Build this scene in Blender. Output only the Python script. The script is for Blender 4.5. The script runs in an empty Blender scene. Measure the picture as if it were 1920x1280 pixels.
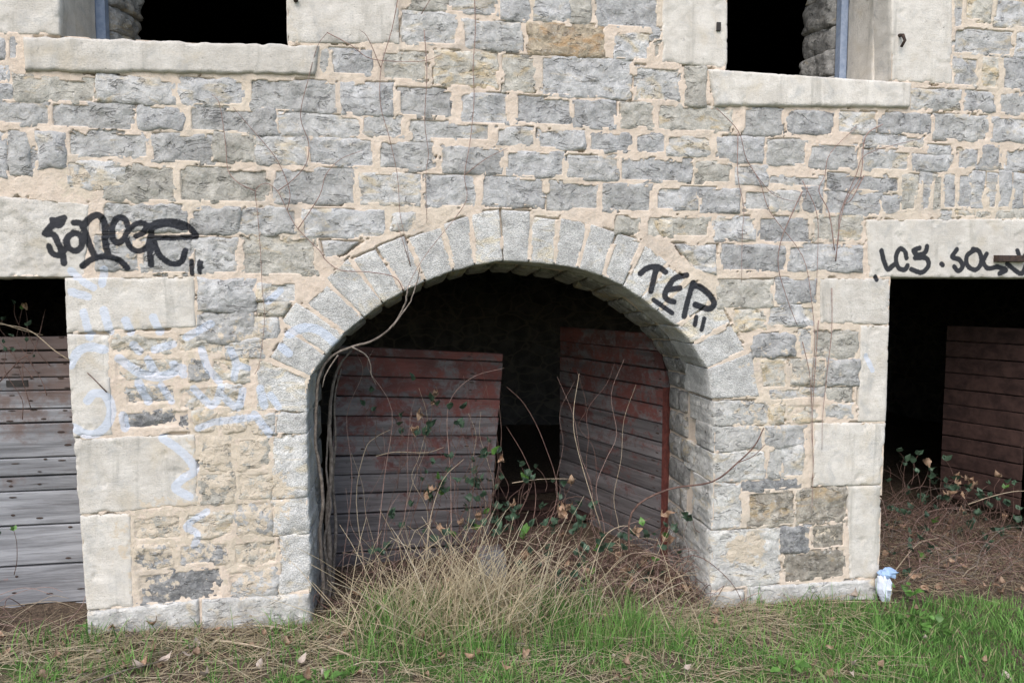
import bpy, math, random
import numpy as np
from mathutils import Vector, Matrix

random.seed(7)
rng = np.random.default_rng(7)
scene = bpy.context.scene
COL = scene.collection
R = math.radians

# ------------------------------------------------------------------ camera
CAM = np.array([0.0, -3.40, 1.65])
YAW, PITCH, FPX = R(9.0), R(4.0), 1285.0
cd = bpy.data.cameras.new('camera')
cam = bpy.data.objects.new('camera', cd)
COL.objects.link(cam)
cam.location = CAM
cam.rotation_euler = (R(90) - PITCH, 0, -YAW)
cd.sensor_width = 36.0
cd.lens = FPX / 1920 * 36.0
cd.clip_start = 0.05
cd.clip_end = 500
scene.camera = cam

# ------------------------------------------------------------------ sky, sun, exposure (overcast)
SUN_EL, SUN_AZ = R(48), R(205)
w = bpy.data.worlds.new('World')
scene.world = w
w.use_nodes = True
nt = w.node_tree
bg = nt.nodes['Background']
sky = nt.nodes.new('ShaderNodeTexSky')
sky.sky_type = 'NISHITA'
sky.sun_disc = False
sky.sun_elevation = SUN_EL
sky.sun_rotation = SUN_AZ
sky.air_density = 1.0
sky.dust_density = 2.0
sky.ozone_density = 1.0
nt.links.new(sky.outputs[0], bg.inputs[0])
bg.inputs[1].default_value = 0.15
ld = bpy.data.lights.new('sun', 'SUN')
ld.energy = 1.3
ld.angle = R(45)
ld.color = (1.0, 0.97, 0.965)
sun = bpy.data.objects.new('sun', ld)
COL.objects.link(sun)
sv = Vector((math.sin(SUN_AZ) * math.cos(SUN_EL), math.cos(SUN_AZ) * math.cos(SUN_EL), math.sin(SUN_EL)))
sun.rotation_euler = sv.to_track_quat('Z', 'Y').to_euler()
sun.location = (-3, -8, 8)
vs = scene.view_settings
vs.view_transform = 'Standard'
vs.look = 'None'
vs.exposure = 0.80
vs.gamma = 1.0
vs.use_curve_mapping = False

# ------------------------------------------------------------------ helpers
_r = np.array([math.cos(YAW), -math.sin(YAW), 0])
_f0 = np.array([math.sin(YAW), math.cos(YAW), 0])
_f = _f0 * math.cos(PITCH) + np.array([0, 0, -math.sin(PITCH)])
_u = np.array([0, 0, math.cos(PITCH)]) + _f0 * math.sin(PITCH)

def at(px, py, Y=0.0):
    """the point of the vertical plane y = Y that the photograph shows at (px, py)"""
    d = _f + _r * ((px - 960) / FPX) + _u * ((640 - py) / FPX)
    return CAM + d * ((Y - CAM[1]) / d[1])

_prm = rng.permutation(256)
_prm = np.concatenate([_prm, _prm, _prm])
_grd = rng.normal(size=(256, 3))
_grd /= np.linalg.norm(_grd, axis=1)[:, None]

def pn(x, y, z):
    x, y, z = np.broadcast_arrays(np.asarray(x, float), np.asarray(y, float), np.asarray(z, float))
    xi, yi, zi = np.floor(x).astype(int), np.floor(y).astype(int), np.floor(z).astype(int)
    xf, yf, zf = x - xi, y - yi, z - zi
    xi &= 255; yi &= 255; zi &= 255
    fd = lambda t: t * t * t * (t * (t * 6 - 15) + 10)
    a, b, c = fd(xf), fd(yf), fd(zf)
    def g(i, j, k):
        h = _prm[_prm[_prm[(xi + i) & 255] + ((yi + j) & 255)] + ((zi + k) & 255)]
        v = _grd[h & 255]
        return v[..., 0] * (xf - i) + v[..., 1] * (yf - j) + v[..., 2] * (zf - k)
    L = lambda p, q, t: p + (q - p) * t
    return L(L(L(g(0,0,0), g(1,0,0), a), L(g(0,1,0), g(1,1,0), a), b),
             L(L(g(0,0,1), g(1,0,1), a), L(g(0,1,1), g(1,1,1), a), b), c) * 1.5

def fbm(x, y, z, o=3):
    s, amp, f = 0, 1.0, 1.0
    for _ in range(o):
        s = s + amp * pn(x * f + 17 * _, y * f, z * f)
        amp *= 0.5; f *= 2.03
    return s

def sstep(a, b, x):
    t = np.clip((x - a) / (b - a), 0, 1)
    return t * t * (3 - 2 * t)

def tag(o, label=None, cat=None, group=None, kind=None):
    if label: o['label'] = label
    if cat: o['category'] = cat
    if group: o['group'] = group
    if kind: o['kind'] = kind
    return o

def link(name, me, mat=None, parent=None):
    o = bpy.data.objects.new(name, me)
    COL.objects.link(o)
    if parent is not None: o.parent = parent
    if mat is not None and me is not None and not me.materials: me.materials.append(mat)
    return o

def empty(name, loc=(0, 0, 0)):
    o = bpy.data.objects.new(name, None)
    o.empty_display_size = 0.1
    COL.objects.link(o); o.location = loc
    return o

def mesh(name, v, f, smooth=True, paint=None, tint=None):
    me = bpy.data.meshes.new(name)
    v = np.asarray(v, dtype=float)
    me.from_pydata(v.tolist(), [], f if isinstance(f, list) else f.tolist())
    if smooth: me.polygons.foreach_set('use_smooth', np.ones(len(me.polygons), bool))
    if paint is not None:
        a = me.attributes.new('paint', 'FLOAT_COLOR', 'POINT')
        a.data.foreach_set('color', np.asarray(paint, dtype=np.float32).ravel())
    if tint is not None:
        a = me.attributes.new('tint', 'FLOAT', 'POINT')
        a.data.foreach_set('value', np.asarray(tint, dtype=np.float32).ravel())
    me.update()
    return me

class MB:
    def __init__(s): s.v = []; s.f = []; s.t = []
    def add(s, v, f, t=0.0):
        n = len(s.v); s.v += [tuple(p) for p in v]; s.f += [tuple(i + n for i in q) for q in f]; s.t += [t] * len(v)
    def box(s, x0, x1, y0, y1, z0, z1, t=0.0, b=0.0):
        v = [(x0,y0+b,z0+b),(x1,y0+b,z0+b),(x1,y1,z0),(x0,y1,z0),(x0,y0+b,z1-b),(x1,y0+b,z1-b),(x1,y1,z1),(x0,y1,z1)]
        s.add(v, [(0,1,5,4),(1,2,6,5),(2,3,7,6),(3,0,4,7),(4,5,6,7),(3,2,1,0)], t)
    def tube(s, pts, r0, r1, k=5, t=0.0):
        pts = [Vector(p) for p in pts]; n = len(pts)
        v = []; f = []
        ax = (pts[1] - pts[0]).normalized()
        ref = Vector((0, 0, 1)) if abs(ax.z) < 0.9 else Vector((1, 0, 0))
        nrm = ax.cross(ref).normalized()
        for i, p in enumerate(pts):
            d = (pts[min(i + 1, n - 1)] - pts[max(i - 1, 0)])
            d = d.normalized() if d.length > 1e-9 else ax
            nrm = (nrm - d * nrm.dot(d)).normalized()
            bn = d.cross(nrm)
            r = r0 + (r1 - r0) * i / (n - 1)
            for j in range(k):
                a = 2 * math.pi * j / k
                v.append(p + (nrm * math.cos(a) + bn * math.sin(a)) * r)
        for i in range(n - 1):
            for j in range(k):
                f.append((i*k+j, i*k+(j+1) % k, (i+1)*k+(j+1) % k, (i+1)*k+j))
        f.append(tuple(range(k))[::-1]); f.append(tuple((n-1)*k+j for j in range(k)))
        s.add(v, f, t)
    def build(s, name, mat, parent=None, smooth=True):
        return link(name, mesh(name, s.v, s.f, smooth, tint=s.t), mat, parent)

def smooth_line(pts, sub=4):
    """Catmull-Rom through the points"""
    P = [np.asarray(p, float) for p in pts]
    P = [2 * P[0] - P[1]] + P + [2 * P[-1] - P[-2]]
    out = []
    for i in range(1, len(P) - 2):
        for k in range(sub):
            t = k / sub
            a, b, c, d = P[i-1], P[i], P[i+1], P[i+2]
            out.append(0.5 * (2*b + (c-a)*t + (2*a-5*b+4*c-d)*t*t + (3*b-a-3*c+d)*t**3))
    out.append(P[-2])
    return out

# ------------------------------------------------------------------ materials
class NT:
    def __init__(s, name):
        s.m = bpy.data.materials.new(name); s.m.use_nodes = True
        s.t = s.m.node_tree; s.b = s.t.nodes['Principled BSDF']
        s.b.inputs['Roughness'].default_value = 0.9
        s.b.inputs['Specular IOR Level'].default_value = 0.25
        s.co = s.t.nodes.new('ShaderNodeTexCoord').outputs['Object']
    def n(s, ty, **kw):
        nd = s.t.nodes.new(ty)
        for k, v in kw.items():
            if isinstance(v, tuple) and k == 'i':
                pass
            else: setattr(nd, k, v)
        return nd
    def put(s, sock, v):
        if hasattr(v, 'is_linked') or isinstance(v, bpy.types.NodeSocket): s.t.links.new(v, sock)
        else: sock.default_value = v
    def shift(s, amt=37.0):
        oi = s.n('ShaderNodeObjectInfo')
        m = s.n('ShaderNodeVectorMath', operation='MULTIPLY_ADD')
        cx = s.n('ShaderNodeCombineXYZ')
        s.put(cx.inputs[0], oi.outputs['Random']); s.put(cx.inputs[1], oi.outputs['Random']); s.put(cx.inputs[2], oi.outputs['Random'])
        s.put(m.inputs[0], cx.outputs[0]); m.inputs[1].default_value = (amt, -amt * 0.7, amt * 1.3); s.put(m.inputs[2], s.co)
        s.co = m.outputs[0]; s.rand = oi.outputs['Random']
    def scale(s, v):
        m = s.n('ShaderNodeVectorMath', operation='MULTIPLY')
        s.put(m.inputs[0], s.co); m.inputs[1].default_value = v
        return m.outputs[0]
    def noise(s, sc, det=3.0, rough=0.55, co=None, dist=0.0):
        nd = s.n('ShaderNodeTexNoise')
        s.put(nd.inputs['Vector'], s.co if co is None else co)
        nd.inputs['Scale'].default_value = sc; nd.inputs['Detail'].default_value = det
        nd.inputs['Roughness'].default_value = rough; nd.inputs['Distortion'].default_value = dist
        return nd.outputs['Fac']
    def voro(s, sc, feature='F1', co=None):
        nd = s.n('ShaderNodeTexVoronoi', feature=feature)
        s.put(nd.inputs['Vector'], s.co if co is None else co); nd.inputs['Scale'].default_value = sc
        return nd.outputs['Distance']
    def ramp(s, fac, a, b, va=0.0, vb=1.0):
        nd = s.n('ShaderNodeMapRange', interpolation_type='SMOOTHSTEP')
        s.put(nd.inputs[0], fac)
        for i, x in enumerate((a, b, va, vb)): s.put(nd.inputs[i + 1], x)
        return nd.outputs[0]
    def math(s, op, a, b=0.0, clamp=False):
        nd = s.n('ShaderNodeMath', operation=op, use_clamp=clamp)
        s.put(nd.inputs[0], a); s.put(nd.inputs[1], b)
        return nd.outputs[0]
    def mix(s, fac, a, b, mode='MIX'):
        nd = s.n('ShaderNodeMix', data_type='RGBA', blend_type=mode)
        s.put(nd.inputs[0], fac)
        for sock, v in ((nd.inputs[6], a), (nd.inputs[7], b)):
            s.put(sock, v if isinstance(v, bpy.types.NodeSocket) else (*v, 1.0))
        return nd.outputs[2]
    def attr(s, name='paint'):
        nd = s.n('ShaderNodeAttribute', attribute_name=name)
        return nd
    def bright(s, col, v):
        nd = s.n('ShaderNodeHueSaturation'); s.put(nd.inputs['Color'], col); s.put(nd.inputs['Value'], v)
        return nd.outputs[0]
    def bump(s, h, st=0.4, d=0.01, prev=None):
        nd = s.n('ShaderNodeBump'); s.put(nd.inputs['Height'], h)
        nd.inputs['Strength'].default_value = st; nd.inputs['Distance'].default_value = d
        if prev is not None: s.put(nd.inputs['Normal'], prev)
        return nd.outputs[0]
    def out(s, col, nrm=None, rough=None):
        s.put(s.b.inputs['Base Color'], col)
        if nrm is not None: s.put(s.b.inputs['Normal'], nrm)
        if rough is not None: s.put(s.b.inputs['Roughness'], rough)
        return s.m
    def paints(s, col):
        """spray paint and smeared render carried by the surface as pigment masks"""
        a = s.attr(); sp = s.n('ShaderNodeSeparateColor'); s.put(sp.inputs[0], a.outputs['Color'])
        nz = s.noise(26, 4, 0.65); nf = s.noise(95, 3, 0.6)
        pl = s.math('ADD', sp.outputs[2], s.math('MULTIPLY', s.math('SUBTRACT', nz, 0.5), 1.5))
        col = s.mix(s.ramp(pl, 0.50, 0.62), col, s.mix(nf, (0.52, 0.44, 0.335), (0.61, 0.53, 0.42)))
        bl = s.math('ADD', sp.outputs[1], s.math('MULTIPLY', s.math('SUBTRACT', s.math('MULTIPLY', s.math('ADD', nf, nz), 0.5), 0.5), 1.5))
        col = s.mix(s.ramp(bl, 0.28, 0.74, 0.0, 0.62), col, (0.52, 0.585, 0.69))
        bk = s.math('ADD', sp.outputs[0], s.math('MULTIPLY', s.math('SUBTRACT', nf, 0.5), 0.55))
        return s.mix(s.ramp(bk, 0.22, 0.68, 0.0, 0.96), col, (0.012, 0.014, 0.020))

def stone_mat(name, dark, light, stain, stain_amt, speck=0.5, var=0.34, hammered=False, fine=1.0):
    s = NT(name); s.shift()
    big = s.noise(7, 4, 0.6, dist=0.6)
    mid = s.noise(24, 5, 0.65, dist=0.4)
    fin = s.noise(110, 4, 0.7)
    col = s.mix(s.ramp(mid, 0.30, 0.72), dark, light)
    st = s.noise(9, 4, 0.6, co=s.scale((0.8, 1, 1.7)), dist=1.0)
    sm = s.math('ADD', st, s.math('MULTIPLY', s.math('SUBTRACT', s.rand, 0.5), 0.22))
    col = s.mix(s.ramp(sm, 0.62 - stain_amt * 0.3, 0.80 - stain_amt * 0.25, 0, 0.8), col, stain)
    # pale bruises and lime bloom
    col = s.mix(s.ramp(s.noise(42, 5, 0.75), 0.56, 0.74, 0, speck), col, (0.62, 0.62, 0.60))
    # dark lichen / soot in pits
    col = s.mix(s.ramp(s.noise(33, 5, 0.75, dist=0.8), 0.61, 0.75, 0, 0.45), col, (0.11, 0.106, 0.10))
    col = s.mix(s.ramp(fin, 0.25, 0.75, 0.0, 0.40), col, s.bright(col, 1.55))
    fz = s.noise(10, 4, 0.55, co=s.scale((0.55, 1, 1.6)), dist=0.7)
    fis = s.ramp(s.math('ABSOLUTE', s.math('SUBTRACT', fz, 0.5)), 0.004, 0.022, 1.0, 0.0)
    fis = s.math('MULTIPLY', fis, s.ramp(s.noise(17, 2, 0.5), 0.47, 0.60))
    col = s.mix(s.math('MULTIPLY', fis, 0.38), col, (0.10, 0.094, 0.086))
    col = s.mix(s.ramp(s.noise(75, 3, 0.8, dist=0.4), 0.62, 0.72, 0, 0.65), col, (0.66, 0.65, 0.625))
    v = s.math('ADD', s.math('MULTIPLY', s.rand, var), 1.0 - var / 2)
    v = s.math('MULTIPLY', v, s.ramp(big, 0.25, 0.75, 0.80, 1.18))
    col = s.bright(col, v)
    if hammered:
        pk = s.voro(150)
        col = s.mix(s.ramp(pk, 0.15, 0.65, 0.0, 0.55), s.bright(col, 0.74), s.bright(col, 1.4))
        n = s.bump(pk, 0.6, 0.005)
        n = s.bump(mid, 0.25, 0.008, n)
    else:
        n = s.bump(mid, 0.8 * fine, 0.018)
        n = s.bump(s.math('MULTIPLY', fis, -1.0), 0.8, 0.010, n)
        n = s.bump(s.noise(60, 5, 0.7, dist=0.9), 0.6 * fine, 0.007, n)
        n = s.bump(fin, 0.5, 0.002, n)
    col = s.paints(col)
    return s.out(col, n)

M = {}
M['g'] = stone_mat('grey_limestone', (0.325, 0.317, 0.298), (0.455, 0.445, 0.42), (0.43, 0.36, 0.25), 0.20)
M['b'] = stone_mat('blue_grey_limestone', (0.30, 0.295, 0.284), (0.45, 0.443, 0.426), (0.43, 0.37, 0.27), 0.12)
M['t'] = stone_mat('tan_limestone', (0.335, 0.315, 0.27), (0.48, 0.455, 0.395), (0.44, 0.345, 0.21), 0.32)
M['o'] = stone_mat('ochre_limestone', (0.25, 0.205, 0.15), (0.43, 0.36, 0.26), (0.38, 0.24, 0.12), 0.50, 0.5)
M['p'] = stone_mat('pale_limestone', (0.36, 0.35, 0.325), (0.51, 0.495, 0.455), (0.46, 0.39, 0.28), 0.18)
M['d'] = stone_mat('dark_limestone', (0.14, 0.14, 0.14), (0.32, 0.315, 0.30), (0.30, 0.24, 0.15), 0.12)
M['n'] = stone_mat('brown_limestone', (0.17, 0.15, 0.12), (0.38, 0.345, 0.285), (0.34, 0.25, 0.14), 0.30)
M['v'] = stone_mat('hammered_limestone', (0.385, 0.377, 0.355), (0.49, 0.48, 0.45), (0.45, 0.39, 0.28), 0.16, 0.4, 0.16, True)

def cream_mat():
    s = NT('cream_ashlar'); s.shift()
    mid = s.noise(11, 5, 0.6); fin = s.noise(140, 4, 0.7)
    col = s.mix(s.ramp(mid, 0.3, 0.7), (0.505, 0.468, 0.408), (0.62, 0.582, 0.518))
    col = s.mix(s.ramp(s.noise(5, 4, 0.6, dist=0.8), 0.52, 0.75, 0, 0.6), col, (0.50, 0.43, 0.32))
    col = s.mix(s.ramp(s.noise(8, 5, 0.65, dist=0.6), 0.50, 0.75, 0, 0.6), col, (0.36, 0.36, 0.345))
    col = s.mix(s.ramp(s.noise(40, 6, 0.75), 0.58, 0.74, 0, 0.60), col, (0.20, 0.185, 0.155))
    col = s.mix(s.ramp(fin, 0.3, 0.75, 0, 0.35), col, s.bright(col, 1.3))
    col = s.bright(col, s.math('ADD', s.math('MULTIPLY', s.rand, 0.16), 0.90))
    # run-off streaks and dragged tooling
    col = s.mix(s.ramp(s.noise(16, 5, 0.65, co=s.scale((1, 1, 0.10)), dist=0.3), 0.52, 0.74, 0, 0.55), col, (0.29, 0.275, 0.235))
    drag = s.noise(120, 4, 0.6, co=s.scale((0.10, 1, 1)), dist=0.5)
    peck = s.voro(120)
    patch = s.ramp(s.noise(3.2, 2), 0.30, 0.70, 0.25, 1.0)
    col = s.mix(s.math('MULTIPLY', s.ramp(peck, 0.1, 0.5, 1, 0), s.math('MULTIPLY', patch, 0.34)), col, (0.27, 0.25, 0.21))
    n = s.bump(s.math('MULTIPLY', peck, patch), 0.35, 0.004)
    n = s.bump(drag, 0.30, 0.003, n)
    n = s.bump(mid, 0.2, 0.008, n)
    n = s.bump(s.noise(60, 6, 0.75), 0.5, 0.004, n)
    chip = s.ramp(s.noise(19, 5, 0.7, dist=0.5), 0.66, 0.72)
    n = s.bump(s.math('MULTIPLY', chip, -1.0), 0.6, 0.008, n)
    return s.out(s.paints(col), n)
M['c'] = cream_mat()

def mortar_mat():
    s = NT('lime_mortar')
    mid = s.noise(14, 5, 0.6); fin = s.noise(160, 4, 0.7); big = s.noise(1.7, 3, 0.5)
    col = s.mix(s.ramp(mid, 0.3, 0.7), (0.55, 0.452, 0.358), (0.65, 0.548, 0.445))
    col = s.mix(s.ramp(big, 0.45, 0.68, 0, 0.5), col, (0.56, 0.495, 0.385))
    col = s.mix(s.ramp(s.noise(30, 5, 0.7, dist=0.5), 0.60, 0.78, 0, 0.6), col, (0.30, 0.24, 0.18))
    col = s.mix(s.ramp(fin, 0.3, 0.7, 0, 0.3), col, s.bright(col, 1.25))
    col = s.mix(s.ramp(s.noise(4.5, 6, 0.7, dist=0.8), 0.50, 0.72, 0, 0.55), col, (0.36, 0.325, 0.275))
    n = s.bump(mid, 0.5, 0.012)
    n = s.bump(s.noise(75, 5, 0.7), 0.8, 0.006, n)
    return s.out(s.paints(col), n)
M['mortar'] = mortar_mat()

def simple_mat(name, a, b, sc=20, bumpst=0.3, rough=0.9, rnd=0.2, dist=0.3):
    s = NT(name); s.shift()
    nz = s.noise(sc, 5, 0.65, dist=dist)
    col = s.mix(s.ramp(nz, 0.3, 0.7), a, b)
    col = s.bright(col, s.math('ADD', s.math('MULTIPLY', s.rand, rnd), 1 - rnd / 2))
    return s.out(col, s.bump(nz, bumpst, 0.008), rough)

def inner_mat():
    """rubble masonry, the gloom of the unlit rooms put into its colour"""
    s = NT('shade_toned_rubble')
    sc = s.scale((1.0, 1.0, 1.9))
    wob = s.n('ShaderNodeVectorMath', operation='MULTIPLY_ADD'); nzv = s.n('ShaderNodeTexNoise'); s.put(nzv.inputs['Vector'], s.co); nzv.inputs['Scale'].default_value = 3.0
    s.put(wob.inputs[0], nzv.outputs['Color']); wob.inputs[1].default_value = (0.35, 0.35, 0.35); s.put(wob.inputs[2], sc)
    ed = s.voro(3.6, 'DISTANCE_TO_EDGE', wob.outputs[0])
    col = s.mix(s.ramp(s.noise(5, 5, 0.65), 0.3, 0.7), (0.055, 0.052, 0.05), (0.13, 0.122, 0.112))  # stone tone lowered so the rooms look unlit: indoor shade in the colour
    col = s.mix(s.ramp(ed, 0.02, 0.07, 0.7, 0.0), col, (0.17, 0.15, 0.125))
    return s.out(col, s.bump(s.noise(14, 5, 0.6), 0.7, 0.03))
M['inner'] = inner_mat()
M['dim_tone'] = simple_mat('shade_toned_timber', (0.02, 0.018, 0.016), (0.045, 0.04, 0.036), 12)  # near-black timber: darkness of the rooms painted into the colour
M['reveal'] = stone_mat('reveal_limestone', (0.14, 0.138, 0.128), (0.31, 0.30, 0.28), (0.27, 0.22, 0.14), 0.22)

def wood_mat(name, red):
    s = NT(name); s.shift(11.0)
    g = s.noise(16, 6, 0.65, co=s.scale((0.10, 1, 1.6)), dist=0.4)
    g2 = s.noise(70, 4, 0.7, co=s.scale((0.05, 1, 1.3)))
    blot = s.noise(5, 4, 0.6, co=s.scale((0.6, 1, 1)))
    if red:
        col = s.mix(s.ramp(g, 0.3, 0.7), (0.095, 0.085, 0.084), (0.20, 0.182, 0.18))
    else:
        col = s.mix(s.ramp(g, 0.3, 0.7), (0.14, 0.14, 0.145), (0.31, 0.312, 0.322))
    col = s.mix(s.ramp(g2, 0.55, 0.72, 0, 0.75), col, (0.075, 0.066, 0.062))
    col = s.bright(col, s.math('ADD', s.math('MULTIPLY', s.rand, 0.35), 0.80))
    sep = s.n('ShaderNodeSeparateXYZ'); s.put(sep.inputs[0], s.n('ShaderNodeTexCoord').outputs['Object'])
    if red:
        # flaking red paint, better kept on the upper boards
        keep = s.ramp(sep.outputs[2], 0.1, 1.35, -0.15, 0.09)
        n1 = s.noise(4.5, 6, 0.72, co=s.scale((0.8, 1, 1.0)), dist=0.9); n2 = s.noise(22, 5, 0.75, dist=0.6)
        k = s.math('ADD', s.math('ADD', n1, keep), s.math('ADD', s.math('MULTIPLY', s.math('SUBTRACT', n2, 0.5), 0.55), s.math('MULTIPLY', s.math('SUBTRACT', g, 0.5), 0.35)))
        rc = s.mix(s.ramp(blot, 0.3, 0.7), (0.085, 0.027, 0.022), (0.185, 0.052, 0.040))
        col = s.mix(s.ramp(k, 0.42, 0.66, 0, 0.85), col, rc)
        col = s.mix(s.ramp(s.noise(9, 5, 0.7, dist=0.8), 0.58, 0.72, 0, 0.7), col, (0.05, 0.042, 0.042))
    else:
        k = s.math('ADD', s.noise(7, 5, 0.7), s.ramp(sep.outputs[2], 0.6, 1.4, -0.14, 0.20))
        col = s.mix(s.ramp(k, 0.46, 0.70, 0, 0.8), col, (0.14, 0.093, 0.076))
        col = s.mix(s.ramp(s.noise(13, 4, 0.7), 0.70, 0.78, 0, 0.6), col, (0.34, 0.13, 0.09))
    n = s.bump(g, 0.5, 0.008); n = s.bump(g2, 0.6, 0.004, n)
    return s.out(col, n, 0.8)
M['red_wood'] = wood_mat('flaking_red_boards', True)
M['grey_wood'] = wood_mat('weathered_grey_boards', False)
M['dark_wood'] = simple_mat('shade_toned_boards', (0.026, 0.014, 0.012), (0.062, 0.034, 0.028), 14)  # wood colour taken down to carry the shade indoors
M['rust'] = simple_mat('rust', (0.03, 0.022, 0.019), (0.075, 0.048, 0.036), 60, 0.4, 0.8)
M['red_iron'] = simple_mat('red_painted_iron', (0.075, 0.026, 0.022), (0.15, 0.048, 0.038), 25, 0.3, 0.6)
M['blue_frame'] = simple_mat('blue_grey_paint', (0.20, 0.25, 0.34), (0.30, 0.35, 0.44), 25, 0.3, 0.6)
M['concrete'] = simple_mat('old_concrete', (0.13, 0.13, 0.135), (0.22, 0.22, 0.22), 30, 0.4)
M['twig'] = simple_mat('red_brown_twig', (0.075, 0.042, 0.034), (0.19, 0.115, 0.09), 40, 0.3, 0.75, 0.3)
M['vine'] = simple_mat('dry_vine', (0.19, 0.115, 0.095), (0.34, 0.24, 0.20), 40, 0.3, 0.8, 0.3)
M['bark'] = simple_mat('old_vine_bark', (0.10, 0.08, 0.065), (0.25, 0.21, 0.175), 45, 0.6, 0.9, 0.3)
M['straw_stem'] = simple_mat('pale_stem', (0.30, 0.235, 0.16), (0.48, 0.39, 0.28), 40, 0.3, 0.75, 0.3)

def blade_mat(name, a, b, c, trans=0.25):
    s = NT(name)
    t = s.attr('tint').outputs['Fac']
    col = s.mix(s.ramp(t, 0.0, 0.6), a, b)
    col = s.mix(s.ramp(t, 0.75, 1.0), col, c)
    s.b.inputs['Roughness'].default_value = 0.6
    s.out(col)
    tr = s.n('ShaderNodeBsdfTranslucent'); s.put(tr.inputs[0], col)
    mx = s.n('ShaderNodeMixShader'); mx.inputs[0].default_value = trans
    s.t.links.new(s.b.outputs[0], mx.inputs[1]); s.t.links.new(tr.outputs[0], mx.inputs[2])
    s.t.links.new(mx.outputs[0], s.t.nodes['Material Output'].inputs[0])
    return s.m
M['grass'] = blade_mat('grass_blades', (0.070, 0.165, 0.036), (0.195, 0.370, 0.090), (0.36, 0.32, 0.18))
M['straw'] = blade_mat('dry_grass', (0.36, 0.29, 0.18), (0.60, 0.50, 0.33), (0.66, 0.58, 0.42))
def leaf_mat(name, a, b, tr_amt=0.2, rough=0.5):
    s = NT(name); s.shift(5.0)
    nz = s.noise(45, 4, 0.6)
    col = s.mix(s.ramp(nz, 0.3, 0.7), a, b)
    col = s.bright(col, s.math('ADD', s.math('MULTIPLY', s.rand, 0.7), 0.65))
    s.b.inputs['Specular IOR Level'].default_value = 0.4
    s.out(col, s.bump(nz, 0.4, 0.004), rough)
    tr = s.n('ShaderNodeBsdfTranslucent'); s.put(tr.inputs[0], col)
    mx = s.n('ShaderNodeMixShader'); mx.inputs[0].default_value = tr_amt
    s.t.links.new(s.b.outputs[0], mx.inputs[1]); s.t.links.new(tr.outputs[0], mx.inputs[2])
    s.t.links.new(mx.outputs[0], s.t.nodes['Material Output'].inputs[0])
    return s.m
M['leaf'] = leaf_mat('bramble_leaf', (0.034, 0.066, 0.040), (0.080, 0.130, 0.080))
M['leaf2'] = leaf_mat('young_leaf', (0.07, 0.16, 0.03), (0.13, 0.26, 0.06))
M['dead'] = leaf_mat('dead_leaf', (0.20, 0.115, 0.065), (0.40, 0.28, 0.19), 0.12, 0.75)
M['dead2'] = leaf_mat('bleached_dead_leaf', (0.30, 0.24, 0.19), (0.44, 0.37, 0.31), 0.12, 0.75)

def ground_mat():
    s = NT('soil_and_litter')
    a = s.noise(9, 5, 0.65); b = s.noise(45, 5, 0.7); c = s.noise(1.3, 4, 0.6)
    col = s.mix(s.ramp(b, 0.3, 0.7), (0.045, 0.032, 0.022), (0.16, 0.115, 0.080))
    col = s.mix(s.ramp(s.noise(85, 3, 0.6), 0.55, 0.68, 0, 0.8), col, (0.30, 0.235, 0.16))
    sep = s.n('ShaderNodeSeparateXYZ'); s.put(sep.inputs[0], s.co)
    out = s.ramp(sep.outputs[1], -0.35, -0.05, 1.0, 0.0)
    gm = s.math('MULTIPLY', s.ramp(s.math('ADD', a, s.math('MULTIPLY', s.math('SUBTRACT', c, 0.5), 0.7)), 0.42, 0.58), out)
    col = s.mix(gm, col, s.mix(b, (0.035, 0.075, 0.016), (0.085, 0.155, 0.035)))
    n = s.bump(b, 0.8, 0.02)
    return s.out(col, n, 1.0)
M['ground'] = ground_mat()
def plastic(name, c):
    s = NT(name); s.b.inputs['Roughness'].default_value = 0.35
    nz = s.noise(30, 3)
    return s.out(s.mix(nz, tuple(0.8 * x for x in c), c), s.bump(nz, 0.5, 0.01))
M['bag_blue'] = plastic('pale_blue_plastic', (0.33, 0.46, 0.66))
M['bag_white'] = plastic('white_plastic', (0.62, 0.66, 0.74))

# ------------------------------------------------------------------ paint on the wall (spray tags), as pigment densities over (X, Z)
def stroke_field(X, Z, strokes, soft):
    d = np.zeros(X.shape)
    for wpx, *pts in strokes:
        pts = [(pts[i], pts[i + 1]) for i in range(0, len(pts), 2)]
        if len(pts) > 2: pts = [tuple(p) for p in smooth_line(pts, 4)]
        P = np.array([at(*p)[[0, 2]] for p in pts])
        hw = wpx / 2 * 0.00268
        lo, hi = P.min(0) - hw * 3, P.max(0) + hw * 3
        m = (X > lo[0]) & (X < hi[0]) & (Z > lo[1]) & (Z < hi[1])
        if not m.any(): continue
        x, z = X[m], Z[m]
        best = np.full(x.shape, 9.0)
        for a, b in zip(P[:-1], P[1:]):
            ab = b - a; L = max(ab @ ab, 1e-9)
            t = np.clip(((x - a[0]) * ab[0] + (z - a[1]) * ab[1]) / L, 0, 1)
            best = np.minimum(best, np.hypot(x - a[0] - t * ab[0], z - a[1] - t * ab[1]))
        v = 1 - sstep(hw * (1 - soft), hw * (1 + soft), best)
        d[m] = np.maximum(d[m], v)
    return d

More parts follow.
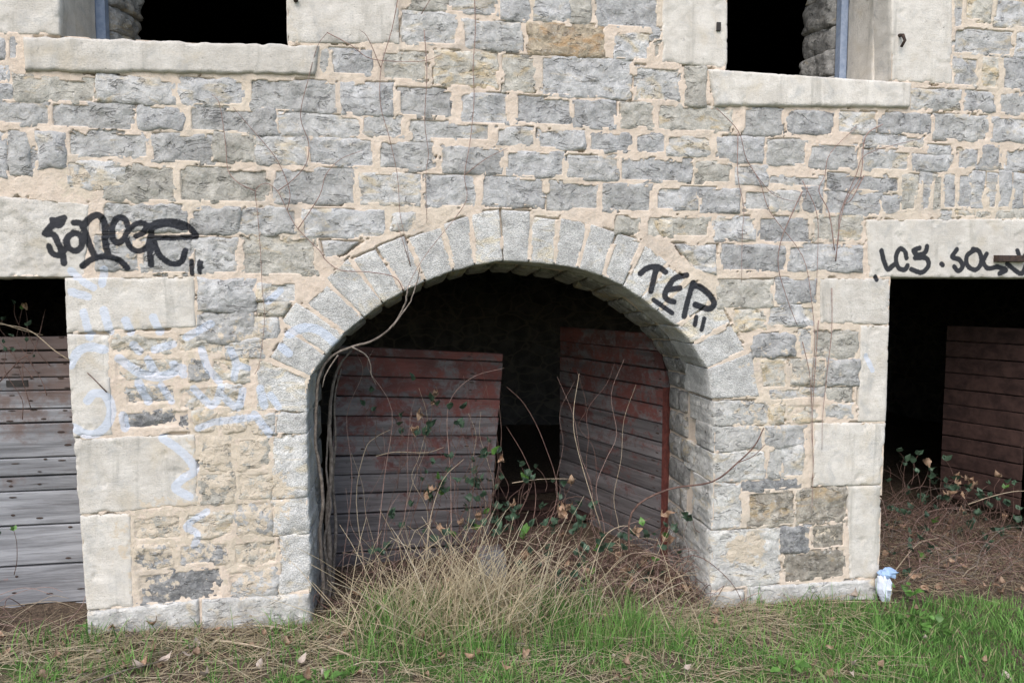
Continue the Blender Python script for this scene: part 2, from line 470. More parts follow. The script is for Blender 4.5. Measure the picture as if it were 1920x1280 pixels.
BLACK = [
 # first tag
 (11,121,409,108,414,99,426,88,438), (10,90,440,104,441,113,458,119,475,122,494), (10,94,462,99,474,112,479,124,468), (9,100,412,112,424,120,414),
 (10,139,436,128,447,130,463,144,471,155,460,152,442,139,436), (10,140,418,153,420,162,440,169,460,177,478),
 (11,158,424,170,409,186,404,196,418,199,448,205,477), (10,156,499,172,487,198,481,224,487,240,503),
 (10,240,424,234,411,222,408,213,418,211,434,215,450,224,456,233,449), (9,236,440,250,424,266,418,276,423,270,436,256,443),
 (9,238,448,246,464,260,471,276,463,281,446), (10,285,424,300,417,330,416,352,424,368,441), (10,290,427,315,421,345,427), (9,286,446,330,446,368,444),
 (10,287,428,281,458,284,494), (11,283,480,284,496), (10,290,454,300,478,320,494,340,491,348,470), (8,360,490,361,513), (8,374,491,376,511), (6,379,492,380,502),
 # second tag
 (11,1200,513,1213,503,1232,500,1247,510), (11,1230,505,1225,524,1220,546), (9,1225,562,1243,575,1260,587),
 (11,1287,516,1266,521,1253,536,1246,552,1251,562,1263,566), (11,1253,543,1274,540), (11,1299,530,1290,560,1282,593),
 (12,1298,534,1315,540,1334,558,1338,571,1327,579,1303,571), (9,1305,594,1302,609), (9,1320,597,1315,618),
 # third tag
 (10,1651,470,1655,488,1663,505,1673,497), (10,1698,484,1695,471,1685,467,1678,483,1682,501,1694,506,1700,498),
 (10,1736,462,1732,474,1718,478,1712,470,1722,465), (10,1714,484,1734,484,1739,498,1726,511,1707,505), (10,1763,495,1765,497),
 (10,1792,468,1783,482,1797,487,1803,500,1795,508,1787,500), (10,1823,470,1811,480,1812,498,1827,506,1838,492,1834,472,1822,467),
 (10,1848,476,1842,490,1850,503,1869,500), (10,1866,500,1884,506,1872,513), (10,1886,494,1900,506,1914,513,1922,496), (10,1905,470,1912,486,1922,476),
 (10,1640,519,1642,524),
]
BLUE = [
 (13,135,508,147,520), (13,157,528,176,539), (13,197,505,193,532), (14,135,547,166,556), (13,158,585,170,632), (15,196,582,207,620),
 (14,236,600,246,622), (14,288,595,300,622), (14,350,632,396,607), (15,197,655,168,650,147,660,134,684),
 (15,166,750,178,737,198,740,210,764,205,790,186,810,162,813,140,800), (14,252,646,262,658), (14,290,655,325,645), (16,225,672,262,698,300,706,342,690),
 (14,278,674,292,702), (14,326,682,345,702), (13,378,654,390,688,411,714), (13,434,656,443,680,440,708), (11,440,680,466,690),
 (14,260,716,278,752), (12,303,722,322,752), (13,364,728,398,760,416,726), (13,418,742,446,764,456,732), (14,231,778,235,802),
 (12,372,802,402,790), (13,408,790,482,780), (15,306,820,346,850,366,880,344,896,330,914,356,930), (12,388,958,350,986,372,1000,364,1022),
 (16,542,626,570,614,600,620,628,642), (15,528,650,542,662), (14,488,728,496,760), (13,508,740,522,762), (14,478,776,506,812), (12,502,566,526,544),
 (10,1622,666,1634,694),
]
def paint_at(X, Z, plaster=0.0):
    """R: black spray, G: pale blue spray, B: smeared render"""
    bk = stroke_field(X, Z, BLACK, 0.58)
    bl = stroke_field(X, Z, BLUE, 0.35)
    # render still clinging to the lower part of the left pier and a few patches elsewhere
    pl = np.zeros(X.shape) + plaster
    for (cx, cy, rx, ry, a) in [(430, 850, 100, 110, .68), (330, 1000, 130, 80, .62), (470, 1040, 80, 90, .60), (330, 710, 150, 90, .50), (480, 930, 90, 70, .62), (440, 640, 100, 60, .5),
                                (1395, 1030, 45, 32, .70), (1440, 770, 90, 50, .50), (150, 345, 60, 40, .6), (230, 450, 60, 60, .5), (290, 1090, 60, 50, .5),
                                (1480, 690, 110, 60, .48), (1540, 1000, 40, 20, .5)]:
        p = at(cx, cy); q = at(cx + rx, cy + ry)
        r2 = ((X - p[0]) / (q[0] - p[0])) ** 2 + ((Z - p[2]) / (p[2] - q[2])) ** 2
        pl = np.maximum(pl, a * np.clip(1.25 - 0.75 * r2, 0, 1))
    out = np.ones(X.shape + (4,), dtype=np.float32)
    out[..., 0] = bk; out[..., 1] = bl; out[..., 2] = pl
    return out

# ------------------------------------------------------------------ the stone builder
def stone_mesh(P, n, k=0.22, prot=0.016, er=0.004, rough=0.009, depth=0.05, cell=0.011, grow=0.005, lip=0.003, seed=0.0, wob=0.005, nseg=1, freq=9.0, painted=True, tilt=0.4, chip=0.0):
    """P: four 3D corners TL, TR, BR, BL of the visible face; n: unit normal towards the viewer"""
    P = np.asarray(P, float); n = np.asarray(n, float)
    c = P.mean(0)
    ex = (P[1] + P[2] - P[0] - P[3]) / 2; ey = (P[0] + P[1] - P[2] - P[3]) / 2
    wid, hei = np.linalg.norm(ex), np.linalg.norm(ey)
    ex, ey = ex / wid, ey / hei
    nu, nv = max(4, int(wid / cell)), max(4, int(hei / cell))
    # closer rows near the border so that the edge rolls over
    def axis(m, L):
        e = min(0.10, 0.006 / L * 2)
        return np.concatenate([[-1, -1 + e], np.linspace(-1 + 2.6 * e, 1 - 2.6 * e, m - 1), [1 - e, 1]])
    uu, vv = np.meshgrid(axis(nu, wid), axis(nv, hei))
    su = uu * np.sqrt(1 - k * vv * vv / 2); sv_ = vv * np.sqrt(1 - k * uu * uu / 2)
    a, b = (su + 1) / 2, (sv_ + 1) / 2
    Q = (P[3][None, None] * ((1 - a) * (1 - b))[..., None] + P[2] * (a * (1 - b))[..., None] + P[1] * (a * b)[..., None] + P[0] * ((1 - a) * b)[..., None])
    Q = Q + grow * (su[..., None] * ex + sv_[..., None] * ey)
    s = seed * 13.7
    o1 = fbm(Q[..., 0] * 14 + s, Q[..., 1] * 14, Q[..., 2] * 14, 3)[..., None]; o2 = fbm(Q[..., 0] * 14, Q[..., 1] * 14 + s + 50, Q[..., 2] * 14, 3)[..., None]
    Q = Q + wob * (o1 * ex + o2 * ey)
    e = np.minimum((1 - np.abs(uu)) * wid / 2, (1 - np.abs(vv)) * hei / 2)
    h = -lip + (prot + lip) * (1 - np.exp(-e / er))
    X, Y, Z = Q[..., 0], Q[..., 1], Q[..., 2]
    rk = fbm(X * freq + s, Y * freq + s, Z * freq * 1.3, 4)
    rg = 1 - np.abs(fbm(X * freq * 0.8 + 31 + s, Y * freq, Z * freq * 1.5 + s, 3)) * 1.8      # broken ledges
    rf = 1 - np.abs(fbm(X * freq * 2.3 + 7 + s, Y * freq * 2, Z * freq * 3.1, 3)) * 2
    fr = np.random.default_rng(int(abs(seed) * 977) % 99991)
    hf = np.full(X.shape, 9.0)
    for _ in range(6):                      # cleft planes
        cu, cv = fr.uniform(-.8, .8, 2); ga, gb = fr.normal(0, .10, 2)
        hf = np.minimum(hf, fr.uniform(0.3, 1.0) * rough + ga * (uu - cu) * wid / 2 + gb * (vv - cv) * hei / 2)
    hf = np.clip(hf, -0.7 * rough, rough) * 0.9
    amp = rough * np.clip(e / 0.010, 0, 1)
    h = h + hf * np.clip(e / 0.010, 0, 1) + amp * (0.75 * rk + 0.50 * rg + 0.34 * rf - 0.30) + tilt * prot * ((math.sin(seed * 3.1)) * uu * 0.5 + math.cos(seed * 5.3) * vv * 0.5) * np.clip(e / 0.02, 0, 1)
    if chip:
        cn = fbm(X * 16 + s, Y * 16 + 3, Z * 16 + s, 4)
        h = h - chip * sstep(0.02, 0.0, e) * sstep(0.10, 0.55, cn) - 0.5 * chip * sstep(0.42, 0.75, fbm(X * 8 + 60, Y * 8, Z * 8 + s, 4))
    V = Q + h[..., None] * n
    nr, nc = uu.shape
    idx = np.arange(nr * nc).reshape(nr, nc)
    F = np.stack([idx[:-1, :-1], idx[:-1, 1:], idx[1:, 1:], idx[1:, :-1]], -1).reshape(-1, 4)
    ring = np.concatenate([idx[0, :], idx[1:, -1], idx[-1, -2::-1], idx[-2:0:-1, 0]])
    V = V.reshape(-1, 3); pl = [V]; fl = [F]; last = ring; base = len(V)
    rv = V[ring] + 0
    for sgm in range(nseg):
        t = (sgm + 1) / nseg
        q = rv - n * depth * t
        if nseg > 1:
            nn = fbm(q[:, 0] * 11 + s, q[:, 1] * 11, q[:, 2] * 11, 3)[:, None]
            q = q + nn * 0.006 * ((c + 0 * q - q) / max(wid, hei) * 2)
        new = base + np.arange(len(ring))
        pl.append(q); fl.append(np.stack([last, new, np.roll(new, -1), np.roll(last, -1)], -1))
        last = new; base += len(ring)
    V = np.concatenate(pl); F = np.concatenate(fl)
    # orient: first face should look along n
    a_, b_, c_ = V[F[0, 0]], V[F[0, 1]], V[F[0, 2]]
    if np.dot(np.cross(b_ - a_, c_ - a_), n) < 0: F = F[:, ::-1]
    pt = paint_at(V[:, 0], V[:, 2]) if painted else np.zeros((len(V), 4), np.float32)
    return V, F, pt

FRONT = (0, -1, 0)
SMEAR = []
QUADS = []         # (corner array XZ, crackiness) of every piece of the face, for the pointing

def has_paint(P):
    X = np.linspace(P[:, 0].min(), P[:, 0].max(), 9); Z = np.linspace(P[:, 2].min(), P[:, 2].max(), 7)
    X, Z = np.meshgrid(X, Z)
    p = stroke_field(X, Z, BLACK, 0.3) + stroke_field(X, Z, BLUE, 0.3)
    return p.max() > 0.2

# ------------------------------------------------------------------ the building
bld = empty('stone_building')
tag(bld, 'old rubble stone barn front with an arched doorway and spray painted tags', 'building')
count = 0
def face_stone(name, P, mat, parent, smear=False, **kw):
    global count
    count += 1
    kw.setdefault('seed', count * 0.731)
    P = np.asarray(P, float)
    if has_paint(P): kw['cell'] = 0.007
    V, F, pt = stone_mesh(P, FRONT, **kw)
    QUADS.append(P[:, [0, 2]]); SMEAR.append(smear)
    return link(name, mesh(name, V, F, True, pt), M[mat], parent)

def quad(*q):
    return np.array([at(q[i], q[i + 1]) for i in (0, 2, 4, 6)])

def rect(x0, y0, x1, y1, rot=0.0):
    xc, yc = (x0 + x1) / 2, (y0 + y1) / 2
    X0, X1 = at(x0, yc)[0], at(x1, yc)[0]; Z1, Z0 = at(xc, y0)[2], at(xc, y1)[2]
    c = np.array([(X0 + X1) / 2, 0, (Z0 + Z1) / 2])
    q = np.array([[X0, 0, Z1], [X1, 0, Z1], [X1, 0, Z0], [X0, 0, Z0]]) - c
    cr, sr = math.cos(rot), math.sin(rot)
    q = np.stack([q[:, 0] * cr - q[:, 2] * sr, q[:, 1], q[:, 0] * sr + q[:, 2] * cr], 1)
    return q + c

# placeholder object for the pointed wall; its mesh is made once every stone is known
wall_me = bpy.data.meshes.new('wall')
wall = link('wall', wall_me, None, bld)

RUBBLE = """
768 -25 838 18 t|845 -25 932 26 g|758 26 855 84 g|868 43 977 93 g|940 -22 992 38 b|1000 -22 1065 42 b|1070 -22 1107 46 t|1118 -22 1234 52 b
990 47 1133 104 o|1152 65 1214 112 b|1222 54 1240 74 b|620 94 697 142 b|718 100 800 150 t|816 100 930 163 t|944 107 1003 172 t|1015 112 1183 182 b
1192 128 1275 190 g|1287 126 1322 200 t|640 156 735 217 b|750 168 848 220 g|862 178 952 232 b|967 185 1070 233 b|1076 190 1153 240 b|1165 195 1226 240 t|1233 200 1372 248 t
772 232 917 263 g|930 242 998 272 g|1010 247 1096 280 b|1105 250 1181 285 b|1192 252 1248 288 b|1252 257 1331 293 g|1345 260 1430 303 b
828 277 940 325 g|950 285 1057 332 b|1065 294 1158 338 g|1164 299 1295 340 b|1306 306 1370 343 t|1380 309 1438 346 b
28 148 180 192 t|-30 162 24 190 b|184 148 326 192 g|338 150 458 197 b|470 152 632 210 g|14 70 35 112 b|-12 128 17 156 b|-20 72 6 112 b
-30 196 92 232 g|96 195 250 243 g|262 202 343 243 b|357 205 518 250 g|522 217 675 256 g|679 221 757 257 g
18 250 54 330 g|72 250 122 312 b|-24 250 9 330 b|130 250 278 293 g|284 255 400 304 g|404 252 480 302 t|484 260 577 308 g|580 261 700 312 b|712 268 814 317 g
58 262 68 340 b|128 303 232 352 g|190 312 330 376 t|338 317 502 380 t|516 319 663 382 g|675 326 786 385 g|797 331 890 388 b|905 335 1020 385 b
1027 343 1122 393 g|1132 347 1220 395 g|1230 352 1307 393 b|1314 355 1386 400 b|1396 357 1498 395 g
192 386 346 432 g|360 392 445 436 g|450 393 555 437 g|568 396 720 443 b|731 402 776 430 g|1156 408 1200 437 t|1212 407 1330 445 t|1338 407 1416 450 b|1422 408 1518 455 b|1525 405 1616 450 t
182 443 254 505 g|266 450 358 512 g|364 450 445 512 g|455 447 592 515 t|1355 460 1470 508 b|1479 460 1615 508 b
373 524 478 582 b|482 530 556 566 g|372 589 474 640 g|478 598 522 634 b|1345 526 1448 576 t|1455 523 1530 566 b|1376 581 1435 620 t|1440 574 1526 612 b
1410 626 1490 670 b|1498 620 1522 668 g|1526 622 1606 672 t|1426 676 1474 728 t|1482 675 1547 720 t|1551 675 1608 722 g|1440 728 1545 747 b|1549 730 1596 752 t|1440 755 1470 792 t|1475 757 1541 790 t|1547 757 1598 784 g
1434 800 1512 836 g|1440 842 1464 898 p|1467 836 1504 895 g|1388 898 1498 918 d|1402 922 1490 985 n|1492 916 1584 980 n|1464 987 1520 1034 d|1522 982 1582 1026 n|1470 1034 1583 1085 n
206 630 326 664 t|332 624 420 662 t|424 640 492 672 g|214 669 346 709 t|352 672 388 712 g|396 668 466 716 t|234 722 330 759 g|336 724 456 766 g|229 768 358 804 d|362 772 404 806 t|408 776 462 808 g|466 778 514 814 g
378 818 440 880 t|444 822 508 880 t|376 886 440 944 t|446 886 508 932 t|250 965 342 1012 t|348 958 436 1008 t|252 1021 328 1068 d|335 1018 432 1058 b|258 1068 420 1128 d|428 1066 520 1114 g|438 1012 520 1060 t|440 940 510 1004 g
1440 264 1512 310 p|1517 271 1606 316 g|1614 256 1732 276 b|1740 274 1782 288 b|1710 292 1785 320 b|1795 280 1834 316 b|1839 274 1876 316 b|1884 284 1960 320 b|1618 284 1704 320 g
1440 330 1545 350 g|1553 330 1684 358 b|1442 362 1498 396 g|1503 352 1541 396 b|1546 362 1650 402 b|1654 368 1690 398 b
1690 330 1718 395 t|1727 325 1745 395 b|1749 330 1766 395 t|1769 324 1792 391 b|1795 327 1818 391 b|1823 325 1844 390 b|1852 325 1868 390 b|1873 322 1894 390 b|1900 326 1922 390 b|1930 326 1952 390 b|1960 324 1984 390 b
1762 396 1782 410 b|1792 397 1828 407 t|1832 396 1858 408 t|1866 394 1960 412 t
1810 -20 1856 40 t|1864 4 1940 52 b|1788 60 1896 104 g|1902 62 1980 108 b|1787 108 1832 162 b|1842 112 1870 166 t|1880 114 1950 170 b|1790 -40 1806 52 b
1708 170 1800 206 g|1808 174 1866 210 b|1874 178 1960 214 g|1394 206 1468 252 g|1476 210 1562 252 b|1570 212 1640 250 g|1648 214 1742 250 b|1750 218 1850 264 g|1858 222 1960 268 b
1240 150 1244 160 g|600 96 612 140 p|1736 296 1744 300 b|1226 82 1236 108 t
"""
n_st = 0
for row in RUBBLE.replace('\n', '|').split('|'):
    if not row.strip(): continue
    x0, y0, x1, y1, m = row.split()
    x0, y0, x1, y1 = map(float, (x0, y0, x1, y1))
    if x1 - x0 < 8 or y1 - y0 < 8: continue
    n_st += 1
    rr = random.uniform(-0.012, 0.012) - (0.02 if (y0 > 640) else 0.0)
    P = rect(x0, y0, x1, y1, -rr)
    P[:, [0, 2]] += rng.uniform(-0.004, 0.004, (4, 2))
    small = min(x1 - x0, y1 - y0) < 26
    low = y0 > 600 or x1 < 620
    sm = (y0 > 600 and x1 < 620) or (x0 > 1300 and 640 < y0 < 830 and random.random() < 0.5)
    face_stone('stone', P, m, wall, smear=sm, k=random.uniform(0.0, 0.14), prot=(0.005 if small else random.uniform(0.005, 0.010)) * (0.6 if sm else 1), rough=0.004 if small else (0.010 if low else 0.008), grow=0.014 if (low and y0 < 600) else 0.0115, wob=0.014 if low else 0.009, freq=random.uniform(8, 15), tilt=random.uniform(0.2, 0.8))
# odd shaped rubble against the arch ring
for q, m in (((603,452,672,455,646,474,612,488), 'g'), ((1265,458,1343,460,1342,516,1302,506), 'b'), ((484,568,548,566,532,594,486,592), 't'), ((1222,411,1262,411,1262,447,1240,445), 't')):
    face_stone('stone', quad(*q), m, wall, k=0.12, prot=0.012, rough=0.008, wob=0.006)

# arch ring: joints as (inner x, y, outer x, y), from the left springing to the right one
JOINTS = [(580,706,492,666), (610,664,527,607), (645,624,556,562), (680,594,607,522), (717,567,655,482), (756,545,704,463), (797,526,760,440), (850,506,828,418), (890,495,881,401),
          (943,487,938,394), (991,490,997,398), (1039,495,1048,404), (1084,502,1106,413), (1129,516,1158,431), (1169,534,1210,447), (1203,557,1256,489),
          (1233,582,1298,516), (1271,611,1348,556), (1298,644,1374,605), (1327,690,1407,656), (1336,748,1424,746)]
def shrink(a, b, t): return a + (b - a) * t
VOUS = []
for (ax, ay, bx, by), (cx, cy, dx, dy) in zip(JOINTS[:-1], JOINTS[1:]):
    I0, O0, I1, O1 = at(ax, ay), at(bx, by), at(cx, cy), at(dx, dy)
    L = np.linalg.norm(I1 - I0); g = 0.007 / max(L, .05); go = 0.011 / max(np.linalg.norm(O1 - O0), .05)
    o = 0.02 / np.linalg.norm(O0 - I0) * random.uniform(0.0, 2.2)
    a = shrink(shrink(O0, I0, o), shrink(O1, I1, o), go); b = shrink(shrink(O0, I0, o), shrink(O1, I1, o), 1 - go)
    P = [a, b, shrink(I0, I1, 1 - g), shrink(I0, I1, g)]
    face_stone('voussoir', P, 'v', bld, k=0.03, prot=random.uniform(0.005, 0.008), er=0.003, rough=0.003, wob=0.004, grow=0.004, lip=-.002, depth=random.uniform(0.24, 0.36), nseg=5, freq=10, tilt=0.25)

# dressed blocks and jamb stones: quads TL TR BR BL
def blk(name, q, m, depth=0.30, **kw):
    a = dict(chip=0.010, cell=0.009, k=0.004, prot=0.009, er=0.003, rough=0.0025, wob=0.0016, grow=-0.0005, lip=-.004, depth=depth, nseg=5, freq=7, tilt=0.2)
    a.update(kw)
    return face_stone(name, quad(*q), m, bld, **a)
C_ = dict(rough=0.003)
blk('lintel', (-190,348,168,383,160,519,-190,521), 'c', 0.32, rough=0.006, wob=0.006)
blk('jamb_block', (122,521,365,518,368,613,126,625), 'c', 0.34)
blk('jamb_block', (126,626,205,628,212,815,138,820), 'c', 0.34)
blk('jamb_block', (138,822,365,813,373,946,150,964), 'c', 0.34, wob=0.006)
blk('jamb_block', (150,966,245,961,251,1136,163,1142), 'c', 0.34)
blk('plinth_block', (164,1145,374,1121,377,1200,168,1220), 'p', 0.34, prot=0.022)
blk('plinth_block', (378,1121,582,1110,586,1195,380,1205), 'p', 0.50, prot=0.020)
blk('lintel', (1622,412,2190,408,2190,522,1628,520), 'c', 0.32)
blk('jamb_block', (1535,521,1668,522,1666,608,1536,606), 'c', 0.32)
blk('jamb_block', (1613,610,1666,610,1660,790,1607,790), 'c', 0.32)
blk('jamb_block', (1526,792,1660,792,1652,908,1523,912), 'c', 0.32)
blk('jamb_block', (1588,911,1652,909,1647,1082,1590,1084), 'c', 0.32)
blk('plinth_block', (1400,1098,1645,1084,1640,1150,1396,1172), 'p', 0.34, prot=0.020)
# upper windows
blk('jamb_block', (-190,-70,113,-70,113,66,-190,64), 'c', 0.14)
blk('window_sill', (45,69,600,87,592,142,48,136), 'c', 0.34, prot=0.024, wob=0.007)
blk('jamb_block', (536,-70,745,-70,749,84,538,81), 'c', 0.34)
blk('jamb_block', (1242,-70,1363,-70,1363,129,1240,118), 'c', 0.34)
blk('window_sill', (1326,130,1706,156,1702,204,1338,201), 'c', 0.34, prot=0.024)
blk('jamb_block', (1670,-70,1784,-70,1784,159,1670,153), 'c', 0.14)
# jamb stones of the arch
for q, m, d in (((484,670,576,708,574,771,482,768), 'v', .34), ((517,775,575,774,574,811,516,812), 'v', .22), ((512,818,574,815,577,930,513,934), 'v', .38), ((512,938,577,934,580,998,512,1002), 'v', .26), ((526,1004,580,1001,582,1108,524,1112), 'v', .36),
                ((1337,752,1432,752,1474,794,1337,798), 'p', .30), ((1337,801,1428,800,1426,842,1337,846), 'p', .20), ((1337,849,1434,845,1434,898,1337,902), 'p', .38), ((1336,905,1386,908,1392,986,1334,992), 'p', .24), ((1333,996,1462,990,1462,1092,1332,1106), 'p', .36)):
    blk('jamb_stone', q, m, d, k=0.03, rough=0.007, er=0.004, wob=0.008, grow=0.004)
face_stone('jamb_stone', quad(1332,1110,1394,1106,1390,1180,1332,1190), 'p', bld, k=0.08, prot=0.016, depth=0.4, nseg=4, rough=0.006)

# ------------------------------------------------------------------ openings (outline on the face, photo pixels)
ARCH = [(584,1230), (579,927), (576,865), (574,790), (576,740), (585,705), (602,672), (635,635), (680,595), (715,568), (757,545), (800,525), (850,506), (890,495), (942,487), (990,490),
        (1037,495), (1082,502), (1125,516), (1165,533), (1200,555), (1235,582), (1270,611), (1297,642), (1320,680), (1332,715), (1336,750), (1335,900), (1331,1000), (1331,1230)]
AP = np.array([at(*p)[[0, 2]] for p in ARCH])
XL_G = at(143, 800)[0]; ZL_G = at(60, 521)[2]           # left square opening: right jamb, lintel soffit
XR_G = at(1660, 800)[0]; ZR_G = at(1800, 521)[2]
XR_G2 = XR_G + 1.55
XL_G0 = XL_G - 1.75
W1 = (at(165, 40)[0] - 0.02, at(536, 40)[0], at(380, 80)[2], at(380, 80)[2] + 1.15)
W2 = (at(1363, 60)[0], at(1670, 60)[0] + 0.0, at(1480, 140)[2], at(1480, 140)[2] + 1.15)
W1 = (at(113, 40)[0], W1[1], W1[2], W1[3])
def in_poly(X, Z, P):
    ins = np.zeros(X.shape, bool)
    for (x0, z0), (x1, z1) in zip(P, np.roll(P, -1, 0)):
        c = ((z0 > Z) != (z1 > Z))
        with np.errstate(divide='ignore', invalid='ignore'):
            ins ^= c & (X < (x1 - x0) * (Z - z0) / (z1 - z0 + 1e-12) + x0)
    return ins
ac = np.array([AP[:, 0].mean(), at(955, 745)[2]])
def opening(X, Z, m):
    """inside an opening grown by m metres"""
    A = AP + m * (AP - ac) / np.linalg.norm(AP - ac, axis=1)[:, None]
    o = in_poly(X, Z, A)
    o |= (X > XL_G0 - m) & (X < XL_G + m) & (Z < ZL_G + m)
    o |= (X > XR_G - m) & (X < XR_G2 + m) & (Z < ZR_G + m)
    for a, b, c, d in (W1, W2): o |= (X > a - m) & (X < b + m) & (Z > c - m) & (Z < d + m)
    return o

# masonry beyond the photograph's edges (one mass, never seen singly)
mv, mf, mp, off = [], [], [], 0
fx0, fx1, fz1 = at(-25, 600)[0], at(1985, 600)[0], at(900, -28)[2]
z = -0.5
while z < 4.3:
    hh = random.uniform(0.11, 0.17)
    x = -5.0
    while x < 6.5:
        ww = random.uniform(0.17, 0.36)
        cx, cz = x + ww / 2, z + hh / 2
        xl, xr = at(-25, 600)[0], at(1985, 600)[0]
        # frame limits on the wall at this height
        inside = (x + ww > xl + 0.03 and x < xr - 0.10 and z + hh < fz1 + 0.04 and z + hh > -0.45)
        ox = np.array([x, x + ww, cx, x, x + ww]); oz = np.array([z, z, cz, z + hh, z + hh])
        bad = inside or opening(ox, oz, 0.06).any()
        for Q in QUADS:
            if Q[:, 0].min() < x + ww and Q[:, 0].max() > x and Q[:, 1].min() < z + hh and Q[:, 1].max() > z: bad = True; break
        if not bad:
            P = [(x + .01, 0, z + hh - .008), (x + ww - .01, 0, z + hh - .008), (x + ww - .01, 0, z + .008), (x + .01, 0, z + .008)]
            P = np.array(P) + rng.uniform(-.008, .008, (4, 3)) * (1, 0, 1)
            V, F, pt = stone_mesh(P, FRONT, cell=0.025, seed=x * 3.3 + z * 7.1, painted=False, depth=0.04, prot=0.008, wob=0.010, k=0.1)
            mv.append(V); mf.append(F + off); mp.append(pt); off += len(V)
        x += ww
    z += hh
so = link('stonework', mesh('stonework', np.concatenate(mv), np.concatenate(mf), True, np.concatenate(mp)), M['g'], wall)
so['kind'] = 'stuff'

# ------------------------------------------------------------------ pointing: one sheet, pushed back behind stones, cracked along their edges
def axis_fine(a, b, c, d, fine, coarse):
    return np.concatenate([np.arange(a, b, coarse), np.arange(b, c, fine), np.arange(c, d + coarse, coarse)])
gx = axis_fine(-5.2, at(-30, 600)[0], at(1990, 600)[0], 6.8, 0.0062, 0.05)
gz = axis_fine(-0.6, -0.22, fz1 + 0.05, 4.5, 0.0062, 0.05)
GX, GZ = np.meshgrid(gx, gz)
nz1 = fbm(GX * 9, 0.3, GZ * 9, 4); nz2 = fbm(GX * 34, 4.7, GZ * 34, 3); ck = fbm(GX * 5 + 40, 9.1, GZ * 5, 3)
H = 0.0045 + 0.0036 * nz1 + 0.0018 * nz2
deep = np.zeros(GX.shape, bool)
edge_gap = np.zeros(GX.shape)
for Q, sm in zip(QUADS, SMEAR):
    x0, x1, z0, z1 = Q[:, 0].min() - .03, Q[:, 0].max() + .03, Q[:, 1].min() - .03, Q[:, 1].max() + .03
    i0, i1 = np.searchsorted(gx, [x0, x1]); j0, j1 = np.searchsorted(gz, [z0, z1])
    if i1 <= i0 or j1 <= j0: continue
    sl = (slice(j0, j1), slice(i0, i1))
    X, Z = GX[sl], GZ[sl]
    e = np.full(X.shape, 9.0); top = np.zeros(X.shape, bool)
    for k in range(4):
        a, b = Q[k], Q[(k + 1) % 4]; d = (b - a) / np.linalg.norm(b - a)
        dist = (X - a[0]) * d[1] * 1 - (Z - a[1]) * d[0] * 1      # clockwise loop: inside is to the right
        top = np.where(dist < e, k == 0, top); e = np.minimum(e, dist)
    e = e + 0.004 * nz1[sl]
    if not sm:
        deep[sl] |= e > 0.030
        H[sl] = np.where(e > 0.011, np.minimum(H[sl], -0.03), H[sl])
    else: H[sl] = np.where(e > 0.012, H[sl] - 0.0075 + 0.007 * nz1[sl], H[sl])
    # hairline gaps, mostly on the upper beds
    gap = (e > -0.0095) & (e < 0.012) & (ck[sl] + 0.3 * nz2[sl] > np.where(top, 0.06, 0.40)) & (not sm)
    H[sl] = np.where(gap, np.minimum(H[sl], -0.020), H[sl])
keep = ~opening(GX, GZ, 0.004)
cq = lambda A: A[:-1, :-1] & A[:-1, 1:] & A[1:, :-1] & A[1:, 1:]
fm = cq(keep) & ~cq(deep)
idx = np.arange(GX.size).reshape(GX.shape)
F = np.stack([idx[:-1, :-1], idx[:-1, 1:], idx[1:, 1:], idx[1:, :-1]], -1)[fm]
used = np.unique(F); remap = np.full(GX.size, -1); remap[used] = np.arange(len(used))
V = np.stack([GX.ravel(), -H.ravel(), GZ.ravel()], 1)[used]
pt = paint_at(V[:, 0], V[:, 2])
me = mesh('wall_pointing', V, remap[F], True, pt)
me.materials.append(M['mortar'])
wall.data = me

# ------------------------------------------------------------------ reveals, linings, rooms
TH = 0.62
def strip(name, pts_front, pts_back, mat, parent):
    n = len(pts_front); v = list(pts_front) + list(pts_back)
    f = [(i, i + 1, n + i + 1, n + i) for i in range(n - 1)]
    return link(name, mesh(name, v, f, False, np.zeros((len(v), 4))), mat, parent)
BK = AP.copy()                                              # rear edge of the arch sits a little lower and narrower
up = sstep(at(960, 800)[2], at(960, 560)[2], BK[:, 1])
BK[:, 1] -= 0.045 * up
g = 0.022
Ag = AP + g * (AP - ac) / np.linalg.norm(AP - ac, axis=1)[:, None]
Bg = BK + g * (BK - ac) / np.linalg.norm(BK - ac, axis=1)[:, None]
strip('reveal_lining', [(x, 0.02, z) for x, z in Ag], [(x, TH + .02, z) for x, z in Bg], M['mortar'], bld)
